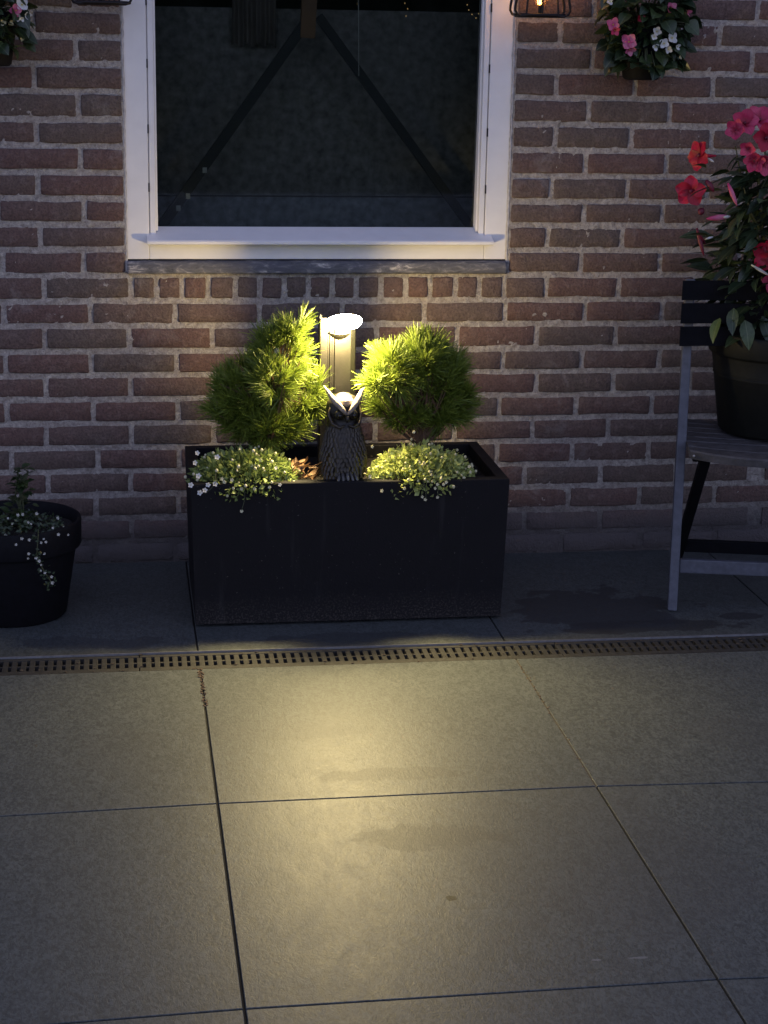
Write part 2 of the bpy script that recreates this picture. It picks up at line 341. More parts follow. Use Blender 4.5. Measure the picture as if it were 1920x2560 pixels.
# ------------------------------------------------------------------ ground
g = MB().add([(-60, -90, -.08), (60, -90, -.08), (60, 20, -.08), (-60, 20, -.08)], [(0, 1, 2, 3)]).build('ground', 'lawn', kind='structure')
patio = MB().box((-3.3, -6.9, -.075), (4.4, -.859, -.0045)).box((-3.3, -.739, -.075), (4.4, .02, -.0045)).build('patio', 'grout_dark', kind='structure')
XL, XR, TS = -.171, .573, .744
def tile(c4, gap, mat, name='tile'):
    """c4: corners a(left,near wall) b(right,near wall) c(right,front) d(left,front); gap: half joints left,right,back,front"""
    gl, gr, gb, gf = gap; bv = .0009
    a, b, c, d = [Vector((*q, 0)) for q in c4]
    a += Vector((gl, -gb, 0)); b += Vector((-gr, -gb, 0)); c += Vector((-gr, gf, 0)); d += Vector((gl, gf, 0))
    ctr = (a+b+c+d)/4; vs = []
    for z, ins in ((-.021, 0), (-bv, 0), (0, bv)):
        for q, sx, sy in ((a, 1, -1), (b, -1, -1), (c, -1, 1), (d, 1, 1)):
            vs.append(q+Vector((sx*ins, sy*ins, z))-ctr)
    fs = [(8, 11, 10, 9)]
    for l in (0, 4):
        for i in range(4): j = (i+1) % 4; fs.append((l+i, l+4+i, l+4+j, l+j))
    o = MB().add(vs, fs).build(name, mat, patio, loc=ctr); return o
# front tiles: column x limits and the (slightly crooked) cross joints
def yj(col, row, side):            # side 0 = left end, 1 = right end
    base = -.859 - .743*row
    if row == 0: return base
    sl = {-1: (-.028, -.001), 0: (-.001, .003), 1: (.003, -.028)}.get(col, (0, 0))
    return base+sl[side]
for col in range(-4, 5):
    for row in range(0, 8):
        x0, x1 = XL+TS*col, XL+TS*(col+1)
        hl = .0025 if col == 0 else .0020; hr = .0025 if col == -1 else (.0021 if col == 0 else .002)
        if col == 1: hl = .0021
        c4 = [(x0, yj(col, row, 0)), (x1, yj(col, row, 1)), (x1, yj(col, row+1, 1)), (x0, yj(col, row+1, 0))]
        tile(c4, (hl, hr, .0022, .0022), 'tile')
    x0, x1 = XL+TS*col, XL+TS*(col+1)
    tile([(x0, .015), (x1, .015), (x1, -.739), (x0, -.739)], (.0022, .0022, 0, .0), 'tile_strip')
# pale sand standing in the right hand joint, dark soil and crumbs in the left one
b = MB(); b.box((XR-.0019, -1.60, -.021), (XR+.0019, -.861, -.0018)); b.build('joint_sand', 'grout_light', patio, kind='stuff')
b = MB(); r2 = random.Random(3)
for i in range(70):
    t = r2.random()**1.3; y = -.862-.24*t; x = XL+r2.uniform(-.006, .006); b.ball((x, y, .001), r2.uniform(.0012, .0032), 5, 3, (1, 1, .7))
for i in range(40):
    y = -.862-.75*r2.random(); b.ball((XR+r2.uniform(-.004, .007), y, .0), r2.uniform(.0012, .0026), 5, 3, (1, 1, .7))
b.build('joint_debris', 'debris', patio, kind='stuff')

# ------------------------------------------------------------------ drain
drain = thing('drain_channel', 'long dusty plastic slotted drain grate let into the patio in front of the planter', 'drain', (0, -.8, 0))
def dbox(b, x0, x1, y0, y1, z0, z1, bev=0): return b.box((x0, y0+.8, z0), (x1, y1+.8, z1), bev=bev)
b = MB(); dbox(b, -3.3, 4.4, -.858, -.740, -.075, -.062); dbox(b, -3.3, 4.4, -.858, -.8545, -.062, -.004); dbox(b, -3.3, 4.4, -.7435, -.740, -.062, -.004); b.build('trough', 'drain_dark', drain)
b = MB(); dbox(b, -3.3, 4.4, -.7415, -.7385, -.02, .0012); b.build('edge_strip', 'alu', drain)
b = MB()
secs = [(-1.31, -.31), (-.308, .692), (.694, 1.694)]
for a0, a1 in [(-3.3, -1.312)]+secs+[(1.696, 4.4)]: dbox(b, a0, a1, -.853, -.829, -.02, -.003, .0012)
b.build('front_rail', 'drain', drain)
b = MB()
for a0, a1 in [(-3.3, -1.312)]+secs+[(1.696, 4.4)]: dbox(b, a0, a1, -.759, -.745, -.02, -.003, .0012)
b.build('back_rail', 'drain', drain)
b = MB(); dbox(b, -3.3, 4.4, -.7995, -.7925, -.02, -.0042); b.build('middle_rail', 'drain', drain)
bar = MB().box((-.0063, -.0345, -.018), (.0063, .0345, -.0032), bev=.0016).mesh('crossbar', 'drain')
x = -.80; far = MB()
while x < 1.62:
    link('crossbar', bar, drain, loc=(x+r2.uniform(-.0006, .0006), -.794+.8, r2.uniform(-.0006, .0002))); x += .0205
xx = -3.25
while xx < 4.35:
    if not (-.81 < xx < 1.625): dbox(far, xx-.0063, xx+.0063, -.8285, -.7595, -.018, -.0035)
    xx += .0205
far.build('distant_crossbars', 'drain', drain, kind='stuff')

b = MB()         # grit and leaf bits caught on the grate
for i in range(90):
    x = r2.uniform(-.75, 1.6); y = -.8+r2.choice((-.052, -.028, 0, .036, .05))+r2.gauss(0, .006); q = r2.uniform(.0012, .004)
    b.ball((x, y+.8, -.001), q, 5, 3, (1.4, r2.uniform(.4, 1), .45))
b.build('grit', 'grit', drain, kind='stuff')

# ------------------------------------------------------------------ brick wall
wall = thing('brick_wall', 'weathered red-brown brick house wall with wide grey mortar joints', 'wall', (0, 0, 0))
wall['kind'] = 'structure'
ZK = [1.464, 1.397, 1.33, 1.262, 1.193, 1.125, 1.058, .991, .925, .859, .792, .723, .657, .589, .525, .459, .393, .327, .261, .195, .129, .062]
BED = {k+1: z for k, z in enumerate(ZK)}; BED[0] = 1.531; BED[-1] = 1.598; BED[23] = -.004
WX0, WX1, WZ0, WZ1 = -.319, .707, .796, 2.12
def fbm(x, z, s=1): return noise.noise(Vector((x*s, z*s, 3.1)))
def mortar_grid(x0, x1, z0, z1, st):
    nx = max(2, int((x1-x0)/st)); nz = max(2, int((z1-z0)/st)); vs = []; fs = []
    for j in range(nz+1):
        for i in range(nx+1):
            x = x0+(x1-x0)*i/nx; z = z0+(z1-z0)*j/nz
            e = .0042*fbm(x, z, 62)+.0034*fbm(x+9, z, 150)+.0022*fbm(x, z+5, 17)
            vs.append((x, .0035-e*.9, z))
    for j in range(nz):
        for i in range(nx): k = j*(nx+1)+i; fs.append((k, k+1, k+nx+2, k+nx+1))
    return vs, fs
b = MB()
b.add(*mortar_grid(-.80, WX0, .0, 1.62, .0065)); b.add(*mortar_grid(WX1, 1.62, .0, 1.62, .0065)); b.add(*mortar_grid(WX0, WX1, .0, WZ0, .0065))
b.build('mortar', 'mortar', wall, smooth=True)
b = MB()
for x0, x1, z0, z1 in ((-3.3, -.80, -.08, 3.0), (1.62, 4.4, -.08, 3.0), (-.80, WX0, 1.62, 3.0), (WX1, 1.62, 1.62, 3.0), (WX0, WX1, WZ1, 3.0)): b.box((x0, .005, z0), (x1, .09, z1))
b.box((-.8, .012, -.08), (WX0, .09, 1.62)).box((WX1, .012, -.08), (1.62, .09, 1.62)).box((WX0, .012, -.08), (WX1, .09, WZ0))
b.build('wall_core', 'mortar', wall)
rb = random.Random(11)
def brick_mesh(w, h):
    nx = max(3, int(w/.03)); nz = 3; sd = rb.random()*100; vs = []
    ts = [0, .0026/w]+[i/nx for i in range(1, nx)]+[1-.0026/w, 1]; tz = [0, .055, .5, .945, 1]
    NX = len(ts); NZ = len(tz); tilt = rb.uniform(-.0012, .0012); out = rb.uniform(-.001, .0016)
    for j, b_ in enumerate(tz):
        for i, a_ in enumerate(ts):
            x = (a_-.5)*w; z = (b_-.5)*h
            ed = (i in (0, NX-1)) or (j in (0, NZ-1))
            x += .0028*noise.noise(Vector((sd, z*70, 0)))*(1 if i in (0, NX-1) else .3)
            z += .0028*noise.noise(Vector((x*42, sd, j*.7)))+.0024*noise.noise(Vector((x*11, sd+7, j*.4)))
            if i in (0, NX-1) and j in (0, NZ-1): x *= 1-.0022/w; z *= 1-.0035/h
            y = (.0022 if ed else 0)-out+tilt*(b_-.5)*2+.0009*noise.noise(Vector((x*30, z*30, sd)))
            vs.append((x, y, z))
    fs = [(j*NX+i, j*NX+i+1, (j+1)*NX+i+1, (j+1)*NX+i) for j in range(NZ-1) for i in range(NX-1)]
    ring = [i for i in range(NX)]+[j*NX+NX-1 for j in range(1, NZ)]+[(NZ-1)*NX+i for i in range(NX-2, -1, -1)]+[j*NX for j in range(NZ-2, 0, -1)]
    o = len(vs)
    for r in ring: vs.append((vs[r][0], .02, vs[r][2]))
    n = len(ring)
    for i in range(n): fs.append((ring[i], o+i, o+(i+1) % n, ring[(i+1) % n]))
    return MB().add(vs, fs)
nbr = 0
def brick(x0, x1, z0, z1):
    global nbr
    w = x1-x0; h = z1-z0
    if w < .018: return
    nbr += 1
    brick_mesh(w, h).build('brick', 'brick', wall, smooth=True, loc=((x0+x1)/2, 0, (z0+z1)/2), rot=(0, rb.gauss(0, .0022), 0))
rowsL = {0: [-.436], 1: [-.542], 2: [-.436], 3: [-.542], 4: [-.433], 5: [-.54], 6: [-.431], 7: [-.541], 8: [-.425], 9: [-.539], 10: [-.638, -.43], 11: [-.534, -.308], 12: [-.64, -.415, -.192], 13: [-.536, -.315, -.094], 14: [-.64, -.416, -.19], 15: [-.537, -.313], 16: [-.641, -.414, -.188], 17: [-.54, -.314], 18: [-.634, -.405, -.187], 19: [-.54, -.318], 20: [-.413, -.191], 21: [-.544, -.318], 22: [-.418]}
rowsR = {0: [.915, 1.363], 1: [.826, 1.263], 2: [.916, 1.359], 3: [.821, 1.253], 4: [.913, 1.137], 5: [.825, 1.033, 1.259], 6: [.911, 1.136], 7: [.819, 1.031], 8: [.913, 1.134], 9: [.814, 1.023], 10: [.911, 1.135], 11: [.698, .816, 1.02], 12: [.704, .929, 1.149], 13: [.795, 1.019], 14: [.704, .927, 1.148], 15: [.8, 1.019], 16: [.698, .916, 1.134], 17: [.794, 1.012], 18: [.696, .911, 1.133], 19: [.777, .996], 20: [.906, 1.113], 21: [.782, 1.002], 22: [.892, 1.124]}
HDR = [-.308, -.241, -.173, -.104, -.032, .033, .098, .163, .228, .293, .36, .427, .494, .564, .63, .7]
P_ = .2225; ENDS = {}
def fill(a, b_):
    n = max(1, round((b_-a)/P_)); return [a+(b_-a)*i/n for i in range(1, n)]
for k in range(0, 23):
    z1 = BED[k]-.0083; z0 = BED[k+1]+.0083
    L, Rr = rowsL[k][:], rowsR[k][:]
    while L[0] > -.72: L.insert(0, L[0]-P_+rb.uniform(-.004, .004))
    if k in (0, 1, 2, 3): Rr = [Rr[0]]+fill(Rr[0], Rr[1])+[Rr[1]]
    while Rr[-1] < 1.40: Rr.append(Rr[-1]+P_+rb.uniform(-.004, .004))
    ENDS[k] = (L[0], Rr[-1])
    def run(js, l=None, r=None, hh=.007):
        for i in range(len(js)-1):
            a0 = js[i]+(hh if not (l is not None and i == 0) else 0); a1 = js[i+1]-(hh if not (r is not None and i == len(js)-2) else 0)
            h1 = rb.uniform(-.0015, .0015); brick(a0, a1, z0+rb.uniform(-.0012, .0012), z1+rb.uniform(-.0012, .0012))
    if k <= 10:
        run(L+[WX0-.004], r=1); run([WX1+.004]+Rr, l=1)
    elif k == 11:
        run(L); run(Rr)
        for i in range(len(HDR)-1): brick(HDR[i]+.0075, HDR[i+1]-.0075, z0, z1+.002)
    else:
        run(L+fill(L[-1], Rr[0])+Rr)
print('bricks', nbr)
b = MB(); r4 = random.Random(5)     # the same bond outside the picture
for k in range(-22, 23):
    z1 = (BED[k] if k >= 0 else 1.531-.067*k)-.0083; z0 = (BED[k+1] if k >= -1 else 1.531-.067*(k+1))+.0083
    if z1 > 2.98: continue
    x = -3.3+(.11 if k % 2 else 0)
    while x < 4.4:
        a0, a1 = x, x+P_-.014
        for lo, hi in ((-3.3, ENDS[k][0]-.007 if k >= 0 else WX0-.004), (WX1+.004 if k < 0 else ENDS[k][1]+.007, 4.4)) if (z0 < WZ1) else ((-3.3, 4.4),):
            p, q = max(a0, lo), min(a1, hi)
            if q-p > .03: b.box((p, -.001, z0), (q, .03, z1))
        x += P_
b.build('outlying_bricks', 'brick', wall, kind='stuff')

# ------------------------------------------------------------------ window
win = thing('window', 'white painted wooden window with dark glass above the black planter', 'window', (0, 0, 0))
fy = .010
b = MB()
b.box((-.3165, fy, .833), (-.2575, .085, 2.10), bev=.002)
b.build('frame_post', 'white_paint', win)
b = MB(); b.box((.6420, fy, .833), (.7025, .085, 2.10), bev=.002); b.build('frame_post', 'white_paint', win)
b = MB(); b.box((-.2570, fy+.001, .833), (.6415, .085, .874), bev=.002); b.build('bottom_rail', 'white_paint', win)
b = MB(); b.box((-.2570, fy, 2.04), (.6415, .085, 2.10), bev=.002); b.build('head_rail', 'white_paint', win)
for nm, x0, x1 in (('sash_stile', -.2545, -.2400), ('sash_stile', .6255, .6395)):
    b = MB(); s = 1 if x0 < 0 else -1
    b.box((x0, fy+.004, .885), (x1, .075, 2.038), bev=.0015); b.build(nm, 'white_paint', win)
for x0, x1 in ((-.2398, -.2340), (.6195, .6253)):
    b = MB(); b.box((x0, fy+.016, .905), (x1, .07, 2.036), bev=.0015); b.build('glazing_bead', 'white_paint', win)
b = MB(); b.box((-.2572, fy+.012, .88), (-.2548, .06, 2.038)); b.box((.6398, fy+.012, .88), (.6417, .06, 2.038)); b.build('rebate_seal', 'white_paint', win)
b = MB()
for x, sg in ((-.2562, 1), (.6408, 1)):
    for z in (1.02, 1.17, 1.335, 1.49): b.box((x-.0016, fy-.0008, z-.011), (x+.0016, fy+.02, z+.011))
b.build('drain_slot', 'seal', win)
# sloping sill of the sash with its drip nose
sx0, sx1 = -.264, .660
prof = [(.062, .914), (-.024, .8865), (-.0275, .8835), (-.0275, .877), (-.025, .8745), (.062, .8745)]
vs = [(x, y, z) for x in (sx0, sx1) for y, z in prof]; n = len(prof)
b = MB().add(vs, [tuple(range(n)), tuple(range(2*n-1, n-1, -1))]+[(i, n+i, n+(i+1) % n, (i+1) % n) for i in range(n)]); b.build('window_sill', 'white_paint', win)
gp = MB().box((-.2338, .060, .912), (.6193, .064, 2.036)); gp.v = [(x, y-.028*(z-.912), z) for x, y, z in gp.v]; gp.build('glass_pane', 'glass', win)  # pane leans outward, an added tilt that keeps sky out of its reflection
# ragged old sealant where the frame meets the bricks
b = MB()
for xx, sg in ((-.3175, -1), (.7035, 1)):
    pts = []; z = .80
    while z < 1.62:
        pts.append((xx+sg*.0006+.0016*fbm(z, xx, 55), .006+.003*fbm(z, 3, 40), z)); z += .006
    b.tube(pts, [.0036+.0016*noise.noise(Vector((p[2]*80, xx, 0))) for p in pts], 6)
b.build('sealant', 'sealant', win, smooth=True)
lead = MB()      # flashing under the frame
nx = 150; vs = []; fs = []
for i in range(nx+1):
    x = -.3165+(1.0185)*i/nx; w1 = .0022*fbm(x, 1, 30); w2 = .0026*fbm(x, 5, 22)+.0012*fbm(x, 8, 90)
    for y, z in ((.03, .829), (-.006+w1, .8285), (-.0115+w1, .822), (-.010+w2, .811+w1*.6), (-.013+w2, .801), (-.010+w1, .7965+w2*.8), (.02, .7965+w2*.8)): vs.append((x, y, z))
for i in range(nx):
    for j in range(6): fs.append((i*7+j, i*7+j+1, (i+1)*7+j+1, (i+1)*7+j))
fs += [tuple(range(7))[::-1], tuple(nx*7+j for j in range(7))]
lead.add(vs, fs).build('lead_flashing', 'lead', wall, smooth=True)

# the dim room behind the glass
room = MB(); x0, x1, y0, y1, z0, z1 = -1.2, 1.7, .10, 2.2, .3, 2.5
room.add([(x0,y0,z0),(x1,y0,z0),(x1,y1,z0),(x0,y1,z0),(x0,y0,z1),(x1,y0,z1),(x1,y1,z1),(x0,y1,z1)], [(0,1,2,3),(7,6,5,4),(1,5,6,2),(2,6,7,3),(3,7,4,0)])
room.add([(x0,y0,z0),(WX0,y0,z0),(WX0,y0,z1),(x0,y0,z1),(WX1,y0,z0),(x1,y0,z0),(x1,y0,z1),(WX1,y0,z1),(WX1,y0,.83),(WX0,y0,.83)], [(0,3,2,1),(4,7,6,5),(1,9,8,4)])
room.build('room', 'room', kind='structure')
scr = thing('window_screen', 'dusty dark panel standing across the room behind the window glass', 'screen', (.19, .34, .86))
MB().box((-.62, 0, -.02), (.62, .012, .62)).build('panel', 'frosted', scr)
MB().box((-.62, -.003, -.02), (.62, -.0005, .106)).build('lower_board', 'lower_board', scr)
MB().box((-.60, -.004, .108), (.60, 0, .112)).build('seam', 'black_strap', scr)
MB().box((-.62, 0, -.56), (-.58, .03, -.022)).box((.58, 0, -.56), (.62, .03, -.022)).build('leg', 'black_strap', scr)
tr = thing('v_bars', 'dark inverted V with an amber top in the window glass, built as added bars', 'bars', (.19, .2, .3))  # made-up bars: a dark V, taken for a reflection, built as objects
def seg(p, q, w, mat, nm, parent, o, d=.02):
    p, q = Vector(p)-o, Vector(q)-o; t = (q-p).normalized(); sd = Vector((t.z, 0, -t.x))*w/2; e = Vector((0, d/2, 0))
    vs = [p+sd-e, p-sd-e, p-sd+e, p+sd+e, q+sd-e, q-sd-e, q-sd+e, q+sd+e]
    return MB().add(vs, [(0,1,2,3),(7,6,5,4),(0,4,5,1),(1,5,6,2),(2,6,7,3),(3,7,4,0)]).build(nm, mat, parent)
o_ = Vector((.19, .2, .3)); ap = at(787, 40, Y=.2); l_ = at(392, 590, Y=.2); r_ = at(1190, 590, Y=.2)
def ext(a, b_): t = (b_-a); return a+t*((a.z-.31)/(a.z-b_.z))
seg(ap+Vector((-.012, 0, 0)), ext(ap, l_), .027, 'black_strap', 'leg', tr, o_); seg(ap+Vector((.012, .022, 0)), ext(ap, r_)+Vector((0, .022, 0)), .024, 'black_strap', 'leg', tr, o_)
a_ = at(776, -60, Y=.2); seg(a_, at(768, 95, Y=.2), .040, 'amber_wood', 'amber_bar', tr, o_, .028)
for u, v in ((512, 425), (470, 490), (446, 520)):
    q = at(u, v, Y=.188); MB().box(q-o_-Vector((.006, .002, .008)), q-o_+Vector((.006, .002, .007)), bev=.001).build('clip', 'clip', tr)
fm = thing('curtain', 'dim brown hanging curtain strip at the top left inside the window', 'curtain', (.0, .36, 1.0))
pa, pb = at(580, 0, Y=.31), at(690, 115, Y=.31); b = MB(); vs = []; fs = []
for i in range(25):
    x = pa.x+(pb.x-pa.x)*i/24; y = .31+.012*math.sin(i*1.3)
    vs += [(x, y-.36, pb.z-1.0+.006*math.sin(i)), (x, y-.36, 1.2)]
for i in range(24): fs.append((2*i, 2*i+2, 2*i+3, 2*i+1))
b.add(vs, fs); b.build('cloth', 'room_brown', fm, smooth=True)
st = thing('light_string', 'thin hanging string with faint warm light specks behind the window glass', 'string lights', (.3, .16, 1.4))
o_ = Vector((.3, .16, 1.4)); pt = at(896, -40, Y=.16); pe = at(897, 190, Y=.16)
MB().tube([pt-o_+Vector((0, 0, .4)), pt-o_, pe-o_], .0011, 5).build('cord', 'clip', st)
for u, v in ((1012, 8), (1019, 22), (1015, 40), (1172, 25), (1180, 36), (1190, 45), (1204, 56), (1168, 12), (1197, 34), (893, 10), (896, 60), (896, 103)):
    q = at(u, v, Y=.17)-o_; MB().ball(q, .0017 if u > 900 else .0010, 6, 4).build('bulb', 'speck', st)

# ------------------------------------------------------------------ planter
PX0, PX1, PY0, PY1, PH = -.178, .607, -.576, -.160, .366
pl = thing('planter', 'large black rectangular planter box standing against the brick wall', 'planter', ((PX0+PX1)/2, (PY0+PY1)/2, 0))
hx, hy = (PX1-PX0)/2, (PY1-PY0)/2; tp = .010; rim = .030
def loop(x, y, z): return [(-x, -y, z), (x, -y, z), (x, y, z), (-x, y, z)]
vs = loop(hx-tp, hy-tp, .008)+loop(hx-.0015, hy-.0015, PH-.002)+loop(hx-.003, hy-.003, PH)+loop(hx-rim+.001, hy-rim+.001, PH)+loop(hx-rim, hy-rim, PH-.0015)+loop(hx-rim, hy-rim, .05)
fs = [(3, 2, 1, 0)]
for l in range(5):
    for i in range(4): j = (i+1) % 4; fs.append((l*4+i, l*4+j, l*4+4+j, l*4+4+i))
MB().add(vs, fs).build('box', 'planter', pl)
MB().box((-hx+.03, -hy+.03, 0), (hx-.03, hy-.03, .0078)).build('foot', 'pot_black', pl)
nx, ny = 60, 34; vs = []; fs = []
for j in range(ny+1):
    for i in range(nx+1):
        x = -hx+rim+.0005+(2*(hx-rim)-.001)*i/nx; y = -hy+rim+.0005+(2*(hy-rim)-.001)*j/ny
        vs.append((x, y, .333+.007*fbm(x, y, 28)+.005*fbm(x+3, y, 70)))
for j in range(ny):
    for i in range(nx): k = j*(nx+1)+i; fs.append((k, k+1, k+nx+2, k+nx+1))
MB().add(vs, fs).build('soil', 'soil', pl, kind='stuff')
b = MB()
for i in range(260):
    x = rnd.uniform(-hx+rim+.01, hx-rim-.01); y = rnd.uniform(-hy+rim+.01, hy-rim-.01); s_ = rnd.uniform(.002, .006)
    b.ball((x, y, .337+.004*rnd.random()), s_, 5, 3, (1, rnd.uniform(.5, 1), .6))
b.build('bark_crumbs', 'soil', pl, kind='stuff')

# ------------------------------------------------------------------ bollard lamp
LX, LY = .207, -.40
lamp = thing('garden_lamp', 'lit silver post lamp with a round glowing head standing in the planter', 'lamp', (LX, LY, .335))
px0, px1 = .152-LX, .2445-LX; b = MB()
# extruded section with a groove on the left of the face
sec = [(px0+.003, .018), (px0+.020, .018), (px0+.022, .023), (px0+.025, .023), (px0+.027, .0185), (px0+.031, .0185), (px0+.033, .024), (px0+.037, .024), (px0+.039, .018), (px1-.014, .018), (px1-.003, .022), (px1, .028), (px1, .052), (px1-.004, .056), (px0+.004, .056), (px0, .052), (px0, .021)]
n = len(sec); vs = [(x, y, z) for z in (-.02, .402) for x, y in sec]
b.add(vs, [tuple(range(n))[::-1], tuple(range(n, 2*n))]+[(i, (i+1) % n, n+(i+1) % n, n+i) for i in range(n)]); b.build('post', 'post', lamp)
MB().box((px0-.0005, .017, .400), (px0+.006, .03, .412), bev=.001).build('clip', 'post', lamp)
tilt = Matrix.Rotation(R_(-29), 4, 'X') @ Matrix.Rotation(0, 4, 'Y')
hc = Vector((.0, -.036, .404))
def disc(prof, mat, nm, off=(0, 0, 0), smooth=True, n=48):
    q = MB().lathe(prof, n); q.v = [tuple(tilt @ Vector(p)+hc+Vector(off)) for p in q.v]; return q.build(nm, mat, lamp, smooth=smooth)
disc([(.0425, .001), (.0435, -.002), (.0425, -.006), (.038, -.0115), (.026, -.0160), (.012, -.0180), (.0001, -.0185)], 'glow', 'diffuser')
disc([(.0001, .006), (.038, .005), (.0440, .002), (.0440, .0012), (.0001, .0008)], 'post', 'cap')
b = MB(); n = 28; vs = []       # half round collar under the back of the diffuser
for z, rr_ in ((-.010, 1.0), (-.0135, 1.0), (-.022, .62), (-.028, .22)):
    for k in range(n+1):
        a = math.pi+math.pi*k/n; vs.append(Vector((-.006+.027*rr_*math.cos(a), .0175+.034*rr_*math.sin(a), .376+z)))
fs = [(l*(n+1)+k, l*(n+1)+k+1, (l+1)*(n+1)+k+1, (l+1)*(n+1)+k) for l in range(3) for k in range(n)]+[tuple(range(n+1)), tuple(3*(n+1)+k for k in range(n, -1, -1))]
b.add(vs, fs).build('collar', 'post', lamp, smooth=True)
ll = bpy.data.lights.new('lamp_light', 'SPOT'); ll.energy = 13.5; ll.color = WARM; ll.spot_size = R_(92); ll.spot_blend = 1.0; ll.shadow_soft_size = .022
lo = bpy.data.objects.new('lamp_light', ll); C.objects.link(lo); lo.parent = lamp; lo.location = (0, -.055, .372); lo.rotation_euler = (R_(-35), 0, 0)
pl_ = bpy.data.lights.new('lamp_side_light', 'POINT'); pl_.energy = 3.3; pl_.color = (1.0, .73, .30); pl_.shadow_soft_size = .018
lo = bpy.data.objects.new('lamp_side_light', pl_); C.objects.link(lo); lo.parent = lamp; lo.location = (0, -.082, .362)

# ------------------------------------------------------------------ owl
owl = thing('owl_statue', 'dark bronze owl figurine with lamp-whitened ear tufts standing between the pine shrubs', 'owl figurine', (.199, -.500, .341), R_(6))
prof = [(0, .038), (.012, .046), (.045, .057), (.085, .060), (.122, .053), (.145, .043), (.165, .0425), (.190, .047), (.208, .043), (.222, .031), (.230, .014), (.2325, .0)]
N = 40; vs = []; fs = []; sub = []
for i in range(len(prof)-1):
    for t in (0, .34, .67): sub.append([prof[i][k]*(1-t)+prof[i+1][k]*t for k in (0, 1)])
sub.append(list(prof[-1]))
for z, r in sub:
    for k in range(N):
        a = 2*math.pi*k/N; x = math.cos(a)*r*.94; y = math.sin(a)*r*.82
        if y < 0 and .155 < z < .215: y *= .86                     # flat facial disc
        q = 1+.035*noise.noise(Vector((x*120, y*120, z*90)))
        vs.append((x*q, y*q, z))
m_ = len(sub)
for i in range(m_-1):
    for k in range(N): fs.append((i*N+k, i*N+(k+1) % N, (i+1)*N+(k+1) % N, (i+1)*N+k))
fs.append(tuple(range(N))[::-1])
MB().add(vs, fs).build('body', 'resin', owl, smooth=True)
def prof_r(z):
    for (a, ra), (c_, rc) in zip(prof, prof[1:]):
        if a <= z <= c_: return ra+(rc-ra)*(z-a)/(c_-a)
    return .03
fb = MB(); ro = random.Random(4)
for row in range(12):          # overlapping breast and wing feathers
    z = .150-.0118*row
    for k in range(17):
        a = math.pi+math.pi*(k+.5*(row % 2)+ro.uniform(-.15, .15))/17*1.04-.05; r = prof_r(max(z, 0))
        c = Vector((math.cos(a)*r*.94, math.sin(a)*r*.82, z)); nrm = Vector((math.cos(a), math.sin(a)/.82, .0)).normalized(); tg = Vector((0, 0, 1)).cross(nrm).normalized()
        l, w = ro.uniform(.012, .015), ro.uniform(.0052, .0062); dn = Vector((tg.x*ro.uniform(-.3, .3), tg.y*.1, -1)).normalized()
        p = c+nrm*.0005
        fb.add([p-tg*w*.7, p+nrm*.002, p+tg*w*.7, p+dn*l*.72+tg*w*.85+nrm*.0028, p+dn*l+nrm*.0062, p+dn*l*.72-tg*w*.85+nrm*.0028, p+dn*l*.55+nrm*.0045], [(0, 1, 6, 5), (1, 2, 3, 6), (5, 6, 4), (6, 3, 4)])
fb.build('feathers', 'resin_feather', owl, kind='stuff')
for s_ in (-1, 1):            # raised brow that sweeps from the beak out to the ear tip
    b = MB(); c = []; A = [(.000, -.040, .183), (.010*s_, -.043, .196), (.022*s_, -.037, .210), (.034*s_, -.024, .224), (.043*s_, -.014, .238), (.0515*s_, -.008, .252 if s_ < 0 else .244)]
    rr = [.003, .0058, .0078, .0070, .0045, .0006]
    b.tube(A, rr, 9); b.v = [(p[0], p[1]*1.0, p[2]) for p in b.v]; b.build('ear_tuft', 'resin_lamplit', owl, smooth=True)
b = MB(); b.ball((0, -.018, .212), .023, 12, 8, (1, .9, .62)); b.build('brow', 'resin_lamplit', owl, smooth=True)
b = MB()
for s_ in (-1, 1):
    b.tube([(.004*s_, -.040, .158), (.018*s_, -.040, .152), (.033*s_, -.029, .160), (.040*s_, -.016, .180), (.036*s_, -.014, .200)], [.002, .0042, .005, .0042, .002], 8)
b.build('facial_ruff', 'resin_feather', owl, smooth=True)
for s_ in (-1, 1):
    e = MB().lathe([(.0001, .004), (.006, .003), (.0105, 0), (.013, -.003), (.0135, -.008)], 20)
    mt = Matrix.Translation((.0175*s_, -.0355, .182)) @ Matrix.Rotation(R_(90), 4, 'X') @ Matrix.Rotation(R_(12*s_), 4, 'Y'); e.v = [tuple(mt @ Vector(p)) for p in e.v]; e.build('eye_ring', 'resin', owl, smooth=True)
    MB().ball((.0175*s_, -.0392, .182), .0062, 12, 8).build('eye', 'eye', owl, smooth=True)
b = MB(); b.tube([(0, -.037, .184), (0, -.046, .178), (0, -.048, .170), (0, -.043, .164)], [.003, .0052, .004, .0006], 8); b.build('beak', 'resin', owl, smooth=True)
b = MB()
b.ball((0, -.040, .018), .028, 14, 8, (1.1, .6, .7)); b.build('perch', 'resin', owl, smooth=True)
for k in range(5):
    x = -.021+.0105*k; b = MB(); b.tube([(x*.75, -.030, .036), (x, -.052, .040-abs(k-2)*.0035), (x*1.15, -.062, .028-abs(k-2)*.003), (x*1.2, -.062, .012)], [.0025, .0042, .0038, .001], 8); b.build('talon', 'resin_silver', owl, smooth=True)

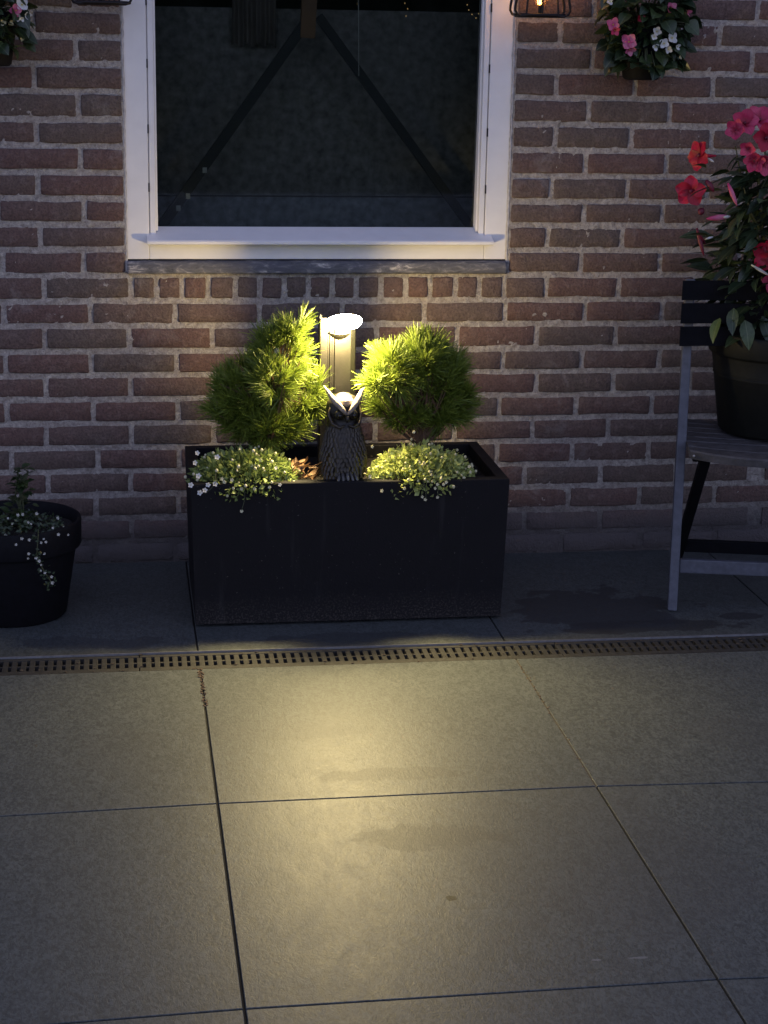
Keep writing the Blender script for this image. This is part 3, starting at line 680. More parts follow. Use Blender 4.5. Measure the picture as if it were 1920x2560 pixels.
# ------------------------------------------------------------------ pine shrubs
def pine(label, loc, blobs, seed, ntuft, stemtop):
    loc = (loc[0]-.006, loc[1]-.065, loc[2]); stemtop = (stemtop[0]-.006, stemtop[1]-.065, stemtop[2]+.012)
    blobs = [(x+k*(CAM.x-x)/4.39, y-k, z+k*(CAM.z-z)/4.39, r*.985, q) for x, y, z, r, q in blobs for k in [.065 if z > .57 else .020]]
    rr = random.Random(seed); o = Vector(loc); t = thing('pine_shrub', label, 'shrub', loc, 0, 'dwarf pine shrubs in the planter')
    tips = []; tries = 0
    tot = sum(bl[3]**3 for bl in blobs)
    for (cx, cy, cz, r, sz) in blobs:
        k = int(ntuft*r**3/tot*1.0)+8; got = 0
        while got < k:
            d = Vector((rr.gauss(0, 1), rr.gauss(0, 1), rr.gauss(0, 1))).normalized(); q = rr.uniform(.25, 1)**.5*(1-.03*rr.random())
            p = Vector((cx+d.x*r*q, cy+d.y*r*.95*q, cz+d.z*r*sz*q)); got += 1
            dr = (d*1.0+Vector((0, 0, .75))+Vector((rr.gauss(0, .28), rr.gauss(0, .28), rr.gauss(0, .22)))).normalized()
            tips.append((p, dr, q))
    nb = MB(); V = []; Fc = []
    for p, dr, q in tips:
        ax = dr; u = ax.orthogonal().normalized(); w = ax.cross(u); L = rr.uniform(.036, .056)
        for k in range(38):
            a = rr.uniform(0, 6.2832); op = rr.uniform(.12, .85); s0 = p+ax*rr.uniform(-.020, .006)
            d = (ax*math.cos(op)+(u*math.cos(a)+w*math.sin(a))*math.sin(op)).normalized(); e = s0+d*L*rr.uniform(.75, 1.1)
            e.z -= .002
            sd = d.cross(Vector((rr.gauss(0, 1), rr.gauss(0, 1), rr.gauss(0, 1)))).normalized()*.00118
            i = len(V); V += [tuple(s0-sd-o), tuple(s0+sd-o), tuple(e+sd*.5-o), tuple(e-sd*.5-o)]; Fc.append((i, i+1, i+2, i+3))
    nb.v = V; nb.f = Fc; nb.build('needles', 'needle', t, kind='stuff')
    base = Vector((loc[0], loc[1], loc[2])); MB().tube([base-o-Vector((0, 0, .01)), (base+Vector((.004, 0, .05)))-o, Vector(stemtop)-o], [.010, .008, .004], 8).build('trunk', 'twig', t, smooth=True)
    bb = MB()
    for i in range(0, len(tips), 2):
        p, dr, q = tips[i]; s0 = base+(Vector(stemtop)-base)*rr.uniform(.25, .95)
        m = (s0+p)/2+Vector((0, 0, -.012)); bb.tube([s0-o, m-o, p-o], [.0028, .002, .0012], 4, cap=False)
    bb.build('branches', 'twig', t, kind='stuff')
    return t
pine('bushy dwarf pine shrub left of the owl, dark on its left side', (.02, -.37, .335),
     [(-.018, -.35, .535, .092, 1.0), (.055, -.36, .635, .064, 1.2), (.085, -.36, .695, .038, 1.1), (.04, -.40, .585, .050, 1.1), (.105, -.37, .555, .058, 1.15), (.028, -.38, .47, .078, .7), (-.075, -.34, .505, .050, 1.0), (.075, -.35, .475, .060, .8), (-.03, -.34, .46, .06, .6), (.145, -.36, .515, .030, 1)], 21, 430, (.05, -.36, .62))
pine('bushy dwarf pine shrub right of the owl, dark on its right side', (.41, -.36, .335),
     [(.450, -.35, .565, .086, 1.0), (.415, -.36, .620, .058, 1.0), (.345, -.37, .605, .060, 1.05), (.482, -.34, .550, .048, 1.1), (.43, -.35, .660, .030, 1.0), (.325, -.38, .53, .045, .8), (.44, -.36, .49, .065, .7), (.50, -.34, .50, .05, .8), (.30, -.40, .58, .032, .8), (.37, -.39, .49, .05, .7)], 22, 400, (.43, -.355, .60))

# ------------------------------------------------------------------ small flowers in the planter
def petal_mesh(l, w, mat, name='petal', cup=.25, notch=.0, nseg=4):
    """petal along +X from the origin, face up +Z"""
    vs = []; fs = []
    for i in range(nseg+1):
        t = i/nseg; ww = w*math.sin(math.pi*min(1, .12+t*.76))**.9; x = l*t; z = cup*l*t*t+(.10*l*math.sin(t*7+w*300) if l > .02 else 0)
        if i == nseg: ww *= .75
        vs += [(x, -ww/2, z+(.16 if l > .02 else .08)*w), (x+(.07*l if i == nseg else 0), 0, z), (x, ww/2, z+.08*w)]
    for i in range(nseg):
        a = i*3; fs += [(a, a+3, a+4, a+1), (a+1, a+4, a+5, a+2)]
    return MB().add(vs, fs).mesh(name, mat, True)
PM = {}
def flower(parent, o, p, nrm, size, mat, np_=5, name='flower', eye='yellow_eye', cup=.22, wid=.8, label=None, roll=0):
    key = (mat, round(size, 3), cup, wid)
    if key not in PM: PM[key] = petal_mesh(size*.5, size*.5*wid, mat, cup=cup)
    c = MB().ball((0, 0, size*.03), size*.07, 6, 4).build(name, eye, parent, loc=Vector(p)-o, rot=orient(nrm, roll=roll))
    if label: c['label'] = label
    for k in range(np_):
        link('petal', PM[key], c, rot=(0, rnd.uniform(-.12, .12), 2*math.pi*k/np_+rnd.uniform(-.1, .1)))
    return c
def cluster(label, name, loc, ell, n, leafmat, seed, llen, spill, buds, budmat, drop=.03):
    """low cushion: stems with small paired leaves (uncountable) plus buds"""
    rr = random.Random(seed); o = Vector(loc); t = thing(name, label, 'flowering plant', loc, 0, 'white flowering plants in the planter')
    lv = MB(); stm = MB(); bd = MB(); (rx, ry, rz) = ell
    for i in range(n):
        a = rr.uniform(0, 6.283); q = rr.random()**.5; x = math.cos(a)*q*rx; y = math.sin(a)*q*ry
        z = rz*math.sqrt(max(0, 1-q*q))*rr.uniform(.35, 1.05)+rr.gauss(0, .004)
        if y < -ry*.55: z -= spill*rr.random()
        c = Vector((x, y, z)); d = Vector((x/rx, y/ry-.2, .5+rr.gauss(0, .4))).normalized(); d = (d+Vector((rr.gauss(0, .5), rr.gauss(0, .5), rr.gauss(0, .5)))).normalized()
        L = rr.uniform(.6, 1.25)*llen; u = d.orthogonal().normalized(); w = d.cross(u); ang = rr.uniform(0, 3.14); sd = (u*math.cos(ang)+w*math.sin(ang)); up_ = d.cross(sd)
        hw = L*.30; lv.add([c, c+d*L*.5+sd*hw+up_*L*.1, c+d*L, c+d*L*.5-sd*hw+up_*L*.1, c+d*L*.5], [(0, 1, 4), (1, 2, 4), (2, 3, 4), (3, 0, 4)])
        if i % 3 == 0:
            r0 = Vector((x*.75, y*.75, z*.4)); e = c+Vector((rr.gauss(0, .006), rr.gauss(0, .006), rr.uniform(0, .012))); stm.tube([r0, (r0+c)/2+Vector((rr.gauss(0, .006), 0, .004)), e], .0008, 3, cap=False)
        if i % buds == 0:
            bd.ball(c+d*L*1.1+Vector((0, -.004, .004)), rr.uniform(.0024, .0044), 6, 4, (1, 1, 1.15))
    lv.build('leaves', leafmat, t, kind='stuff'); stm.build('stems', leafmat, t, kind='stuff'); bd.build('buds', budmat, t, kind='stuff', smooth=True)
    return t, o
tl, ol = cluster('low white-flowered trailing plant spilling over the left corner of the black planter', 'trailing_flower', (-.042, -.50, .350), (.130, .085, .075), 1700, 'leaf_small', 31, .0170, .035, 26, 'cream_bud')
for i, (u, v) in enumerate([(493, 1133), (487, 1157), (477, 1213), (538, 1210), (500, 1232), (512, 1226), (496, 1190), (600, 1122), (652, 1150), (543, 1143), (520, 1212), (555, 1197), (604, 1222), (636, 1222), (674, 1218), (700, 1212), (628, 1163), (604, 1278), (690, 1170), (560, 1205), (580, 1200)]):
    Y = -.585 if v > 1195 else -.555; p = at(u, v, Y=Y); big = u < 545
    flower(tl, ol, p, (rnd.uniform(-.4, .4), -1, .35+rnd.uniform(-.2, .3)), rnd.uniform(.012, .015) if big else rnd.uniform(.007, .010), 'white_petal' if big or rnd.random() < .15 else 'cream_bud', name='flower')
for (u0, v0), (u1, v1) in (((612, 1225), (604, 1277)), ((540, 1205), (512, 1235))):
    a, c = at(u0, v0, Y=-.585)-ol, at(u1, v1, Y=-.588)-ol; MB().tube([a+Vector((0, .02, .02)), a, (a+c)/2+Vector((.003, 0, 0)), c], .0008, 4).build('trailing_stem', 'stem', tl)
tr2, orr = cluster('dense trailing plant tinted lamp-lit yellow-green, spilling over the front right of the black planter', 'trailing_flower', (.395, -.505, .350), (.128, .078, .083), 1700, 'leaf_small_lamplit', 32, .0165, .03, 16, 'cream_bud')
for u, v in [(955, 1227), (1011, 1221), (1087, 1221), (1093, 1211), (1055, 1242), (1063, 1249), (1108, 1211), (1115, 1206), (1173, 1166), (1175, 1180), (925, 1190), (930, 1117), (1034, 1080), (1093, 1243), (1160, 1194)]:
    flower(tr2, orr, at(u, v, Y=-.59 if v > 1200 else -.56), (rnd.uniform(-.5, .5), -1, .3), .0085, 'cream_bud', name='flower', cup=.5)
for (u0, v0), (u1, v1) in (((1058, 1200), (1054, 1241)), ((1060, 1205), (1065, 1248)), ((1092, 1205), (1094, 1242))):
    a, c = at(u0, v0, Y=-.585)-orr, at(u1, v1, Y=-.59)-orr; MB().tube([a+Vector((0, .02, .02)), a, (a+c)/2+Vector((.002, 0, 0)), c], .0009, 4).build('trailing_stem', 'stem', tr2)

dry = thing('dry_leaf_clump', 'clump of curled dry brown leaves on the soil just left of the owl', 'dry leaves', (.10, -.50, .34))
rr = random.Random(8)
for i in range(42):
    b = MB(); L = rr.uniform(.018, .036); w = rr.uniform(.003, .007); vs = []; n = 6; tw = rr.uniform(-2, 2); cu = rr.uniform(-.5, .9)
    for k in range(n+1):
        t = k/n; ww = w*math.sin(math.pi*(.08+t*.85)); a = tw*t; z = cu*L*t*t*.6
        vs += [(L*t, -ww*math.cos(a), z-ww*math.sin(a)), (L*t, 0, z-.002), (L*t, ww*math.cos(a), z+ww*math.sin(a))]
    fs = []
    for k in range(n): fs += [(3*k, 3*k+3, 3*k+4, 3*k+1), (3*k+1, 3*k+4, 3*k+5, 3*k+2)]
    b.add(vs, fs).build('dry_leaf', 'dry', dry, smooth=True, loc=(rr.uniform(-.035, .022), rr.uniform(-.035, .03), rr.uniform(.006, .055)), rot=(rr.uniform(-.6, .6), rr.uniform(-.7, .3), rr.uniform(-1.2, 1.6)))

# ------------------------------------------------------------------ pots
def pot(name, label, loc, mat, H, rb_, rt_, rimh, rimw, soilz, ridges=()):
    t = thing(name, label, 'plant pot', loc)
    pr = [(rb_-.006, 0), (rb_, .006)]
    zr = H-rimh; tt = lambda z: rb_+(rt_-rimw-rb_)*z/zr
    for z in ridges: pr += [(tt(z-.004), z-.004), (tt(z)+.0018, z), (tt(z+.004), z+.004)]
    pr += [(tt(zr-.004), zr-.004), (rt_-rimw, zr), (rt_-.003, zr+.002), (rt_-.001, zr+.006), (rt_, H-.004), (rt_-.002, H), (rt_-.007, H), (rt_-.009, H-.004), (rt_-.014, soilz-.01)]
    b = MB().lathe(pr, 64); n = 64; k = len(b.v); b.v.append((0, 0, .001)); b.f += [(k, (i+1) % n, i) for i in range(n)]
    b.build('pot_body', mat, t, smooth=True)
    s = MB().lathe([(.0001, soilz+.004), (rt_*.5, soilz+.006), (rt_-.0125, soilz)], 40); s.v = [(x, y, z+.006*fbm(x, y, 40)) for x, y, z in s.v]; s.build('soil', 'soil', t, smooth=True)
    return t

# leaf meshes shared by all the large leaves: along +X, face up
def leaf_mesh(l, w, mat, cup=.15, droop=.25, tipp=1.2, n=6, wav=0, name='leaf'):
    vs = []; fs = []
    for i in range(n+1):
        t = i/n; ww = w*.5*(math.sin(math.pi*t**.8)**.85 if 0 < t < 1 else .02); z = -droop*l*t*t
        for s_, f in ((-1, 1), (-.5, .45), (0, 0), (.5, .45), (1, 1)): vs.append((l*t, ww*s_, z+cup*ww*f+wav*ww*math.sin(t*14+s_*2)))
    for i in range(n):
        for j in range(4): a = i*5+j; fs.append((a, a+5, a+6, a+1))
    return MB().add(vs, fs).mesh(name, mat, True)
def put_leaf(parent, o, me, p, d, roll, sc):
    d = Vector(d).normalized(); q = d.to_track_quat('X', 'Z').to_matrix() @ Matrix.Rotation(roll, 3, 'X')
    link('leaf', me, parent, loc=Vector(p)-o, rot=q.to_euler(), scale=sc)

# -------- right hand chair
ca = R_(13); CO = Vector((1.056, -.536, 0)); CW = .50
ch = thing('garden_chair', 'weathered grey wooden folding chair at the right carrying a potted red-flowered plant', 'chair', tuple(CO), -ca)
def strip(nm, p, q, w, d, mat, bev=.003, wx=(1, 0, 0)):
    p, q = Vector(p), Vector(q); t = (q-p).normalized(); sx = Vector(wx); sx = (sx-t*sx.dot(t)).normalized(); sy = t.cross(sx); L = (q-p).length
    m = Matrix.Translation(p) @ Matrix(((sx.x, sy.x, t.x), (sx.y, sy.y, t.y), (sx.z, sy.z, t.z))).to_4x4()
    return MB().box((-w/2, -d/2, 0), (w/2, d/2, L), m, bev=bev).build(nm, mat, ch)
for x in (0, CW):
    strip('leg', (x-.002, 0, 0), (x+.004, .135, .835), .0235, .030, 'chair')
    xi = .042 if x == 0 else CW-.042
    strip('leg', (xi+.015*(1 if x == 0 else -1), -.02, .415), (xi-.008*(1 if x == 0 else -1), .40, .0), .026, .024, 'chair_dark')
strip('stretcher', (.012, .026, .113), (CW-.012, .026, .113), .036, .018, 'chair', wx=(0, 0, 1))
strip('stretcher', (.05, .315, .085), (CW-.05, .315, .085), .034, .018, 'chair_dark', wx=(0, 0, 1))
for i, (za, zb) in enumerate(((.788, .836), (.730, .780), (.674, .722))):   # bowed back slats
    vs = []; n = 14; fs = []
    for k in range(n+1):
        x = -.018+(CW+.036)*k/n; s_ = (x-CW/2)/(CW/2); y0 = .10+.012*(2-i)/2*1.2+.03*(1-s_*s_)
        y0 += -.022
        for yy, zz in ((y0, za), (y0-.001, zb), (y0+.012, zb), (y0+.012, za)): vs.append((x, yy, zz))
    for k in range(n):
        for j in range(4): fs.append((k*4+j, k*4+(j+1) % 4, (k+1)*4+(j+1) % 4, (k+1)*4+j))
    fs += [(0, 3, 2, 1), (n*4, n*4+1, n*4+2, n*4+3)]
    MB().add(vs, fs).build('back_slat', 'chair_dark', ch)
for i in range(7):            # seat slats, the front one bowed forward
    vs = []; fs = []; n = 16; yA = -.062+.056*i; yB = yA+.050
    for k in range(n+1):
        x = .012+(CW-.024)*k/n; s_ = (x-CW/2)/(CW/2); bow = -.050*(1-s_**2) if i == 0 else (-.030*(1-s_**2) if i == 1 else 0)
        bB = -.030*(1-s_**2) if i == 0 else 0; zz = .437-.006*(1-s_*s_)
        e = (.016*(abs(s_)**6)) if i == 0 else 0; th = .022 if i == 0 else .014
        for yy, z_ in ((yA+bow+e+.003, zz-th), (yA+bow+e, zz-.004), (yA+bow+e+.004, zz), (yB+bB, zz), (yB+bB, zz-.014)): vs.append((x, yy, z_))
    for k in range(n):
        for j in range(5): fs.append((k*5+j, k*5+(j+1) % 5, (k+1)*5+(j+1) % 5, (k+1)*5+j))
    fs += [tuple(range(5))[::-1], tuple(n*5+j for j in range(5))]
    MB().add(vs, fs).build('seat_slat', 'chair_seat', ch)
for x in (.03, CW-.03): strip('seat_rail', (x, -.05, .414), (x, .33, .414), .018, .018, 'chair_dark')
for x in (.022, CW/2-.03): MB().ball((x, -.066 if x < .1 else -.112, .424), .0035, 8, 5).build('screw', 'screw', ch)

# -------- potted red mandevilla on the chair
PC = Vector((1.352, -.385, .4385))
pt = pot('plant_pot', 'big dark green-black plastic nursery pot standing on the garden chair', tuple(PC), 'pot_green', .262, .148, .186, .058, .010, .235, (.150, .158))
MO = PC+Vector((0, 0, .236))
md = thing('mandevilla', 'tall bushy plant with red trumpet flowers growing in the pot on the chair', 'plant', tuple(MO))
rr = random.Random(17)
st_ = MB()
for k in range(9):
    a = rr.uniform(0, 6.28); pts = [Vector((math.cos(a)*.05, math.sin(a)*.05, -.01))]
    for j in range(1, 7): pts.append(Vector((math.cos(a)*(.05+.02*j*rr.random())+rr.gauss(0, .012), math.sin(a)*.05+rr.gauss(0, .012), .082*j)))
    st_.tube(pts, [.004, .0035, .003, .003, .0025, .002, .0015], 6)
st_.build('stems', 'stem', md, kind='stuff')
LM = [leaf_mesh(.078, .036, 'leaf_dark', .2, .25), leaf_mesh(.070, .032, 'leaf_dark', .3, .45), leaf_mesh(.085, .040, 'leaf_dark', .15, .12), leaf_mesh(.07, .036, 'leaf_mid', .25, .3)]
for i in range(285):
    z = rr.uniform(0.0, .47); h = z/.47; R2 = .118+.045*math.sin(h*3.1)-.05*max(0, h-.8)*5*.3
    a = rr.uniform(0, 6.283); q = rr.uniform(.35, 1)**.5; p = MO+Vector((-.025+math.cos(a)*R2*q*1.12, math.sin(a)*R2*q, z))
    d = Vector((math.cos(a), math.sin(a), rr.uniform(-.75, .45)))
    put_leaf(md, MO, LM[rr.choice((0, 0, 1, 1, 2, 2, 0, 3 if rr.random() < .35 else 1))], p, d, rr.uniform(-.7, .7), rr.uniform(.6, 1.0))
for u, v, dx, me, sc in ((1800, 795, (-.6, -.5, -.75), 3, .95), (1862, 800, (.1, -.6, -1), 3, 1.05), (1835, 770, (-.3, -.6, -.8), 0, .9), (1905, 790, (.3, -.5, -1), 2, .95), (1770, 590, (-1, -.3, .2), 2, .8), (1775, 470, (-1, -.3, -.1), 0, .8), (1765, 420, (-.9, -.3, .5), 1, .7)):
    put_leaf(md, MO, LM[me], at(u, v, Y=-.50), dx, .3, sc)
def big_flower(u, v, Y, nrm, size, mat, label, cup=.12, roll=0., tube=True, np_=5):
    p = at(u, v, Y=Y); f = flower(md, MO, p, nrm, size, mat, np_, 'flower', 'maroon_petal', cup, 1.0, label, roll)
    if tube:
        L = size*.7; link('flower_tube', MB().tube([(0, 0, 0), (0, 0, -L*.5), (.003, 0, -L)], [size*.11, size*.07, size*.03], 8, cap=False).mesh('flower_tube', mat, True), f)
    return f
ex = MB()
for i in range(850):
    z = rr.uniform(-.01, .45); h = z/.45; a = rr.uniform(0, 6.283); q = rr.random()**.5; R2 = .095+.04*math.sin(h*3.1)
    c = Vector((-.02+math.cos(a)*R2*q, math.sin(a)*R2*q, z)); d = Vector((math.cos(a)+rr.gauss(0, .4), math.sin(a)+rr.gauss(0, .4), rr.uniform(-.9, .4))).normalized()
    L = rr.uniform(.045, .065); sd = d.cross(Vector((rr.gauss(0, .5), rr.gauss(0, .5), 1))).normalized()*L*.23; up_ = sd.cross(d).normalized()*L*.07
    ex.add([c, c+d*L*.4+sd+up_, c+d*L-up_*2, c+d*L*.4-sd+up_, c+d*L*.5], [(0, 1, 4), (1, 2, 4), (2, 3, 4), (3, 0, 4)])
ex.build('inner_leaves', 'leaf_dark', md, kind='stuff')
big_flower(1727, 478, -.46, (-.35, -1, .05), .074, 'red_petal', 'wide open red flower, lowest at the left edge of the plant', .12, .3)
big_flower(1749, 388, -.45, (-1, -.45, .1), .074, 'red_petal', 'red flower seen from the side at the upper left', .10, .9)
big_flower(1862, 308, -.45, (-.2, -1, .5), .066, 'coral_petal', 'coral red flower at the very top left', .35, .2)
big_flower(1898, 300, -.43, (.2, -1, .6), .072, 'coral_petal', 'coral red flower beside the topmost one', .35, .9)
big_flower(1840, 325, -.46, (-.6, -1, .2), .05, 'coral_petal', None, .5, 1.2)
big_flower(1915, 345, -.47, (-.1, -1, .1), .070, 'red_petal', None, .3, .5)
big_flower(1870, 372, -.47, (-.4, -1, -.1), .040, 'coral_petal', None, .7, 0)
big_flower(1885, 402, -.48, (-.3, -1, -.2), .052, 'coral_petal', None, .6, .4)
big_flower(1908, 405, -.48, (.1, -1, -.4), .056, 'coral_petal', None, .6, 1.0)
big_flower(1926, 640, -.49, (-.5, -1, .1), .090, 'red_petal', 'large bright red flower half cut by the right edge of the photo', .2, .2)
big_flower(1935, 700, -.49, (-.2, -1, -.2), .060, 'coral_petal', None, .4, .6)
def bud(u0, v0, u1, v1, Y, mat, r, tipmat=None):
    a, c = at(u0, v0, Y=Y)-MO, at(u1, v1, Y=Y-.01)-MO; m = (a+c)/2
    MB().tube([a, a*.7+c*.3, m, a*.2+c*.8, c], [r*.4, r*.9, r, r*.7, .0006], 8).build('bud', mat, md, smooth=True)
bud(1825, 541, 1765, 547, -.47, 'pink_petal', .0075); bud(1757, 522, 1748, 536, -.47, 'maroon_petal', .009); bud(1825, 541, 1808, 543, -.475, 'white_petal', .004)
bud(1742, 570, 1760, 640, -.46, 'maroon_petal', .006); bud(1763, 610, 1740, 572, -.465, 'maroon_petal', .004); bud(1783, 592, 1763, 598, -.465, 'white_petal', .003)
bud(1820, 458, 1843, 515, -.49, 'pink_petal', .006); bud(1878, 662, 1925, 690, -.5, 'white_petal', .004); bud(1765, 450, 1785, 480, -.47, 'maroon_petal', .008)
bud(1768, 395, 1785, 405, -.46, 'white_petal', .003)

# -------- left black pot
PLc = Vector((-.613, -.405, .0))
pot('plant_pot', 'big black plastic pot cut by the left edge, with white trailing flowers', tuple(PLc), 'pot_black', .247, .128, .170, .070, .014, .215)
wo = PLc+Vector((0, 0, .22)); wf = thing('potted_flower', 'leafy upright plant with tiny white trailing flowers in the left black pot', 'plant', tuple(wo))
rr = random.Random(23); LS = [leaf_mesh(.030, .020, 'leaf_mid', .2, .3), leaf_mesh(.024, .017, 'leaf_begonia', .2, .3)]
b = MB()
for k in range(5): b.tube([(.02+rr.gauss(0, .01), 0, -.01), (.022+rr.gauss(0, .01), -.01, .08), (.030+.006*k-.01, -.01, .13+.02*rr.random())], .0022, 5)
b.build('stems', 'stem', wf, kind='stuff')
for i in range(120):
    z = rr.uniform(.0, .160); w = .036*(1-z/.2)+.006; a = rr.uniform(0, 6.28); cx = .016+.015*z/.16
    put_leaf(wf, wo, LS[1 if rr.random() < .93 else 0], wo+Vector((cx+math.cos(a)*w*rr.random(), -.01+math.sin(a)*w*rr.random(), z)), (math.cos(a), math.sin(a), rr.uniform(-.3, .8)), rr.uniform(-.6, .6), rr.uniform(.6, 1.1))
lv = MB()
for i in range(800):
    a = rr.uniform(0, 6.28); q = rr.random()**.5; c = Vector((-.01+math.cos(a)*q*.135, -.03+math.sin(a)*q*.115, .012+.022*rr.random()*(1-q*.5)))
    if c.y < -.10: c.z -= .03*rr.random()
    d = Vector((rr.gauss(0, 1), rr.gauss(0, 1), rr.gauss(.4, .6))).normalized(); L = .011; sd = d.orthogonal().normalized()*L*.3
    lv.add([c, c+d*L*.5+sd, c+d*L, c+d*L*.5-sd], [(0, 1, 2, 3)])
trail = [(95, 1345), (92, 1385), (100, 1410), (112, 1432), (125, 1450), (131, 1462)]
tp_ = [at(u, v, Y=-.585)-wo for u, v in trail]; MB().tube([tp_[0]+Vector((0, .03, .01))]+tp_, .0012, 5).build('trailing_stem', 'stem', wf)
for p in tp_:
    for k in range(9):
        c = p+Vector((rr.gauss(0, .007), rr.gauss(0, .004), rr.gauss(0, .008))); d = Vector((rr.gauss(0, 1), rr.gauss(-.5, .6), rr.gauss(0, .6))).normalized(); L = .010; sd = d.orthogonal().normalized()*L*.35; lv.add([c, c+d*L*.5+sd, c+d*L, c+d*L*.5-sd], [(0, 1, 2, 3)])
lv.build('small_leaves', 'leaf_dark', wf, kind='stuff')
spots = [(45, 1288, -.53), (58, 1286, -.53), (70, 1306, -.54), (78, 1310, -.54), (91, 1284, -.5), (133, 1320, -.53), (145, 1295, -.48), (160, 1319, -.5), (110, 1348, -.575), (115, 1355, -.575), (104, 1357, -.575), (54, 1346, -.58), (72, 1349, -.58), (2, 1355, -.57), (40, 1362, -.58), (12, 1338, -.56), (71, 1385, -.59), (70, 1396, -.59), (98, 1403, -.59), (90, 1394, -.59), (112, 1385, -.59), (103, 1412, -.59), (112, 1432, -.59), (102, 1427, -.59), (128, 1442, -.59), (131, 1457, -.59), (30, 1310, -.54), (20, 1296, -.52), (145, 1336, -.55), (170, 1337, -.54)]
for u, v, Y in spots: flower(wf, wo, at(u, v, Y=Y), (rr.uniform(-.6, .6), -1, rr.uniform(0, .7)), rr.uniform(.0055, .0095), 'dull_petal', name='flower', cup=.7)

# -------- hanging begonias
def begonia(loc, label, potlabel, seed, n, rx, fl, cut):
    o = Vector(loc); rr = random.Random(seed)
    t = thing('wall_pot', potlabel, 'plant pot', tuple(o))
    b = MB().lathe([(.0001, 0), (.042, 0), (.048, .006), (.066, .115), (.070, .118), (.070, .130), (.066, .130), (.062, .118), (.0001, .115)], 40); b.build('pot_body', 'pot_black', t, smooth=True)
    MB().tube([(0, .058, .125), (0, .085, .14), (0, .092, .20), (0, .098, .215)], .003, 6).build('hook', 'iron', t)
    bo = o+Vector((0, 0, .118)); bg_ = thing('begonia', label, 'plant', tuple(bo))
    Lb = [leaf_mesh(.046, .044, 'leaf_begonia', .3, .35, wav=.06), leaf_mesh(.040, .036, 'leaf_begonia', .2, .5, wav=.05), leaf_mesh(.044, .040, 'leaf_mid', .25, .2, wav=.05), leaf_mesh(.05, .046, 'leaf_dark', .3, .3, wav=.05)]
    sm = MB()
    for i in range(n):
        a = rr.uniform(0, 6.28); q = rr.uniform(.3, 1)**.5; z = rr.uniform(-.075, .13) if cut else rr.uniform(-.085, .13)
        w = rx*(1-.30*max(0, -z/.085)); p = bo+Vector((math.cos(a)*w*q, -.018-abs(math.sin(a))*min(w, .072)*q if rr.random() < .8 else .03*rr.random(), z)); p.y = min(p.y, o.y+.05)
        d = (math.cos(a)+rr.gauss(0, .3), math.sin(a)*.7-.3, rr.uniform(-.9, .5))
        put_leaf(bg_, bo, Lb[rr.choice((0, 0, 1, 1, 3, 3, 3, 2 if rr.random() < .5 else 1))], p, d, rr.uniform(-.9, .9), rr.uniform(.65, 1.0))
        sm.tube([(rr.gauss(0, .02), rr.gauss(0, .01), 0), (p-bo)*.6+Vector((0, 0, .012)), p-bo], .0016, 4, cap=False)
    sm.build('stems', 'stem', bg_, kind='stuff')
    for u, v, Y, nrm, size, mat, cup, k in fl:
        flower(bg_, bo, at(u, v, Y=Y), nrm, size, mat, k, 'flower', 'yellow_eye', cup, 1.05, roll=rr.uniform(0, 3))
    return bg_
W_, PK, RD = 'white_petal', 'pink_petal', 'coral_petal'
begonia((1.026, -.085, 1.315), 'green-leaved begonia with pink, red and white flowers hanging on the wall at upper right', 'small black pot hanging on the wall at upper right under the begonia', 41, 250, .115,
        [(1533, 62, -.16, (-.2, -1, .3), .034, PK, .5, 4), (1537, 76, -.165, (0, -1, -.3), .024, RD, .7, 4), (1572, 105, -.175, (-.2, -1, .2), .042, PK, .35, 4), (1574, 124, -.17, (.1, -1, -.5), .028, PK, .6, 4),
         (1601, 47, -.17, (0, -1, .1), .020, RD, .9, 4), (1678, 20, -.17, (.1, -1, .2), .030, PK, .4, 4), (1719, 31, -.15, (.8, -1, 0), .018, PK, .9, 3), (1642, 79, -.175, (.1, -1, .2), .024, W_, .3, 4), (1635, 92, -.175, (0, -1, 0), .017, W_, .4, 4),
         (1639, 117, -.175, (-.1, -1, -.2), .019, W_, .5, 3), (1660, 109, -.175, (-.2, -1, .2), .026, W_, .3, 4), (1680, 95, -.175, (.2, -1, .3), .030, W_, .3, 4), (1671, 123, -.175, (0, -1, -.3), .020, W_, .5, 4), (1693, 117, -.17, (.3, -1, 0), .017, W_, .7, 3), (1699, 141, -.16, (.6, -1, -.4), .012, 'cream_bud', .9, 3), (1525, 4, -.15, (-.2, -1, 0), .017, W_, .8, 3)], False)
begonia((-.640, -.085, 1.325), 'begonia with pink and cream flowers hanging on the wall at the upper left corner', 'small black pot hanging on the wall at the upper left corner', 42, 170, .100,
        [(55, 12, -.16, (.2, -1, .3), .032, W_, .3, 4), (40, 26, -.165, (-.1, -1, 0), .030, PK, .4, 4), (44, 42, -.165, (-.2, -1, -.3), .020, W_, .6, 3), (55, 46, -.165, (0, -1, -.5), .014, W_, .8, 3), (67, 37, -.16, (.6, -1, -.3), .020, W_, .8, 3), (28, 58, -.165, (0, -1, 0), .014, 'cream_bud', .9, 3), (8, 57, -.165, (0, -1, 0), .016, 'cream_bud', .9, 3), (55, 99, -.14, (0, -1, 0), .009, 'cream_bud', .9, 3)], True)

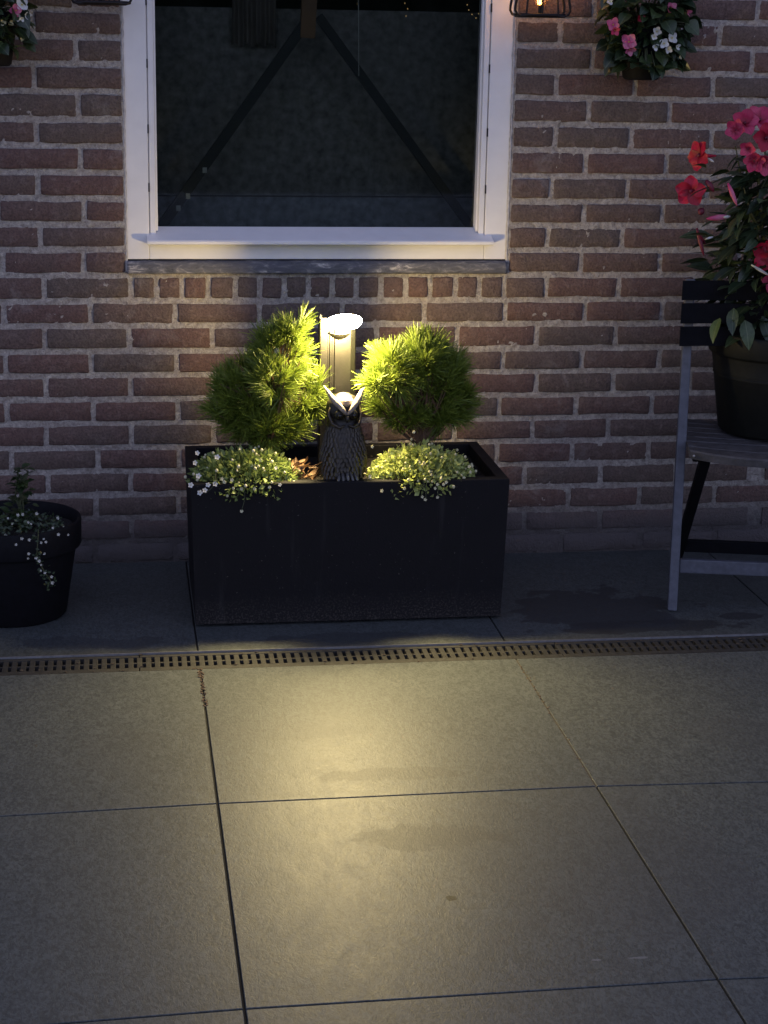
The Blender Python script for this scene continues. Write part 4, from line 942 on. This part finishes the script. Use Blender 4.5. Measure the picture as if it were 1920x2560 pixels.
# -------- wall lanterns
def lantern(label, cx, zb, w, lit, nbars):
    o = Vector((cx, -.10, zb)); t = thing('wall_lantern', label, 'lantern', tuple(o), 0, 'wire cage wall lanterns')
    h = w/2; H = .19; d = .055
    def cage(y, xs): return [Vector((xs*h*.58, y, H)), Vector((xs*h*.80, y, H*.5)), Vector((xs*h*.97, y, .026)), Vector((xs*h*.98, y, .014)), Vector((xs*h*.90, y, .004)), Vector((xs*h*.78, y, 0))]
    for y in (-d*.55, d*.55):
        p = cage(y, -1)+cage(y, 1)[::-1]; MB().tube(p, .0034, 8).build('cage_bar', 'iron', t, smooth=True)
    rg = [(math.copysign(abs(math.cos(a))**.6, math.cos(a))*h*.90, math.copysign(abs(math.sin(a))**.6, math.sin(a))*d*.60, .003) for a in [2*math.pi*k/36 for k in range(37)]]
    MB().tube(rg, .0042, 8, cap=False).build('bottom_ring', 'iron', t, smooth=True)
    for k in range(nbars):
        s_ = -.8+1.6*k/(nbars-1)
        MB().tube([(s_*h*.72, -d*.55, .004), (s_*h*.55, -d*.45, H*.55), (s_*h*.5, -d*.35, H)], .0026, 6).build('cage_bar', 'iron', t)
    MB().tube([(0, 0, .004), (0, 0, .03)], .0045, 8).build('socket', 'iron', t)
    bb = MB().lathe([(.0001, .024), (.010, .026), (.022, .055), (.030, .085), (.027, .110), (.012, .135), (.0001, .136)], 24)
    gm = M('amber_bulb_glass', (.9, .55, .2), .05); gm.b.inputs['Transmission Weight'].default_value = .95; bb.build('bulb', gm.m, t, smooth=True)
    if lit:
        f = MB()
        for k in range(4): a = k*1.57; f.tube([(math.cos(a)*.004, math.sin(a)*.004, .032), (math.cos(a)*.008, math.sin(a)*.008, .07), (math.cos(a)*.004, math.sin(a)*.004, .105)], .0010, 5)
        f.build('filament', 'filament', t)
    MB().lathe([(.0001, .03), (.03, .028), (.058, .0), (.060, -.004), (.0001, -.004)], 24, (0, 0, H+.004)).build('cap', 'iron', t, smooth=True)
    MB().tube([(0, 0, H+.03), (0, .0, H+.07), (0, .05, H+.09), (0, .098, H+.09)], .005, 8).build('bracket', 'iron', t)
    if lit:
        l = bpy.data.lights.new('bulb_light', 'POINT'); l.energy = .27; l.color = (1, .52, .20); l.shadow_soft_size = .012; q = bpy.data.objects.new('bulb_light', l); C.objects.link(q); q.parent = t; q.location = (0, 0, .15)
lantern('lit black wire cage lantern with amber bulb at the right edge of the window frame', .745, 1.470, .146, True, 3)
lantern('unlit black wire cage lantern on the wall at the left edge of the window frame', -.367, 1.479, .152, False, 8)
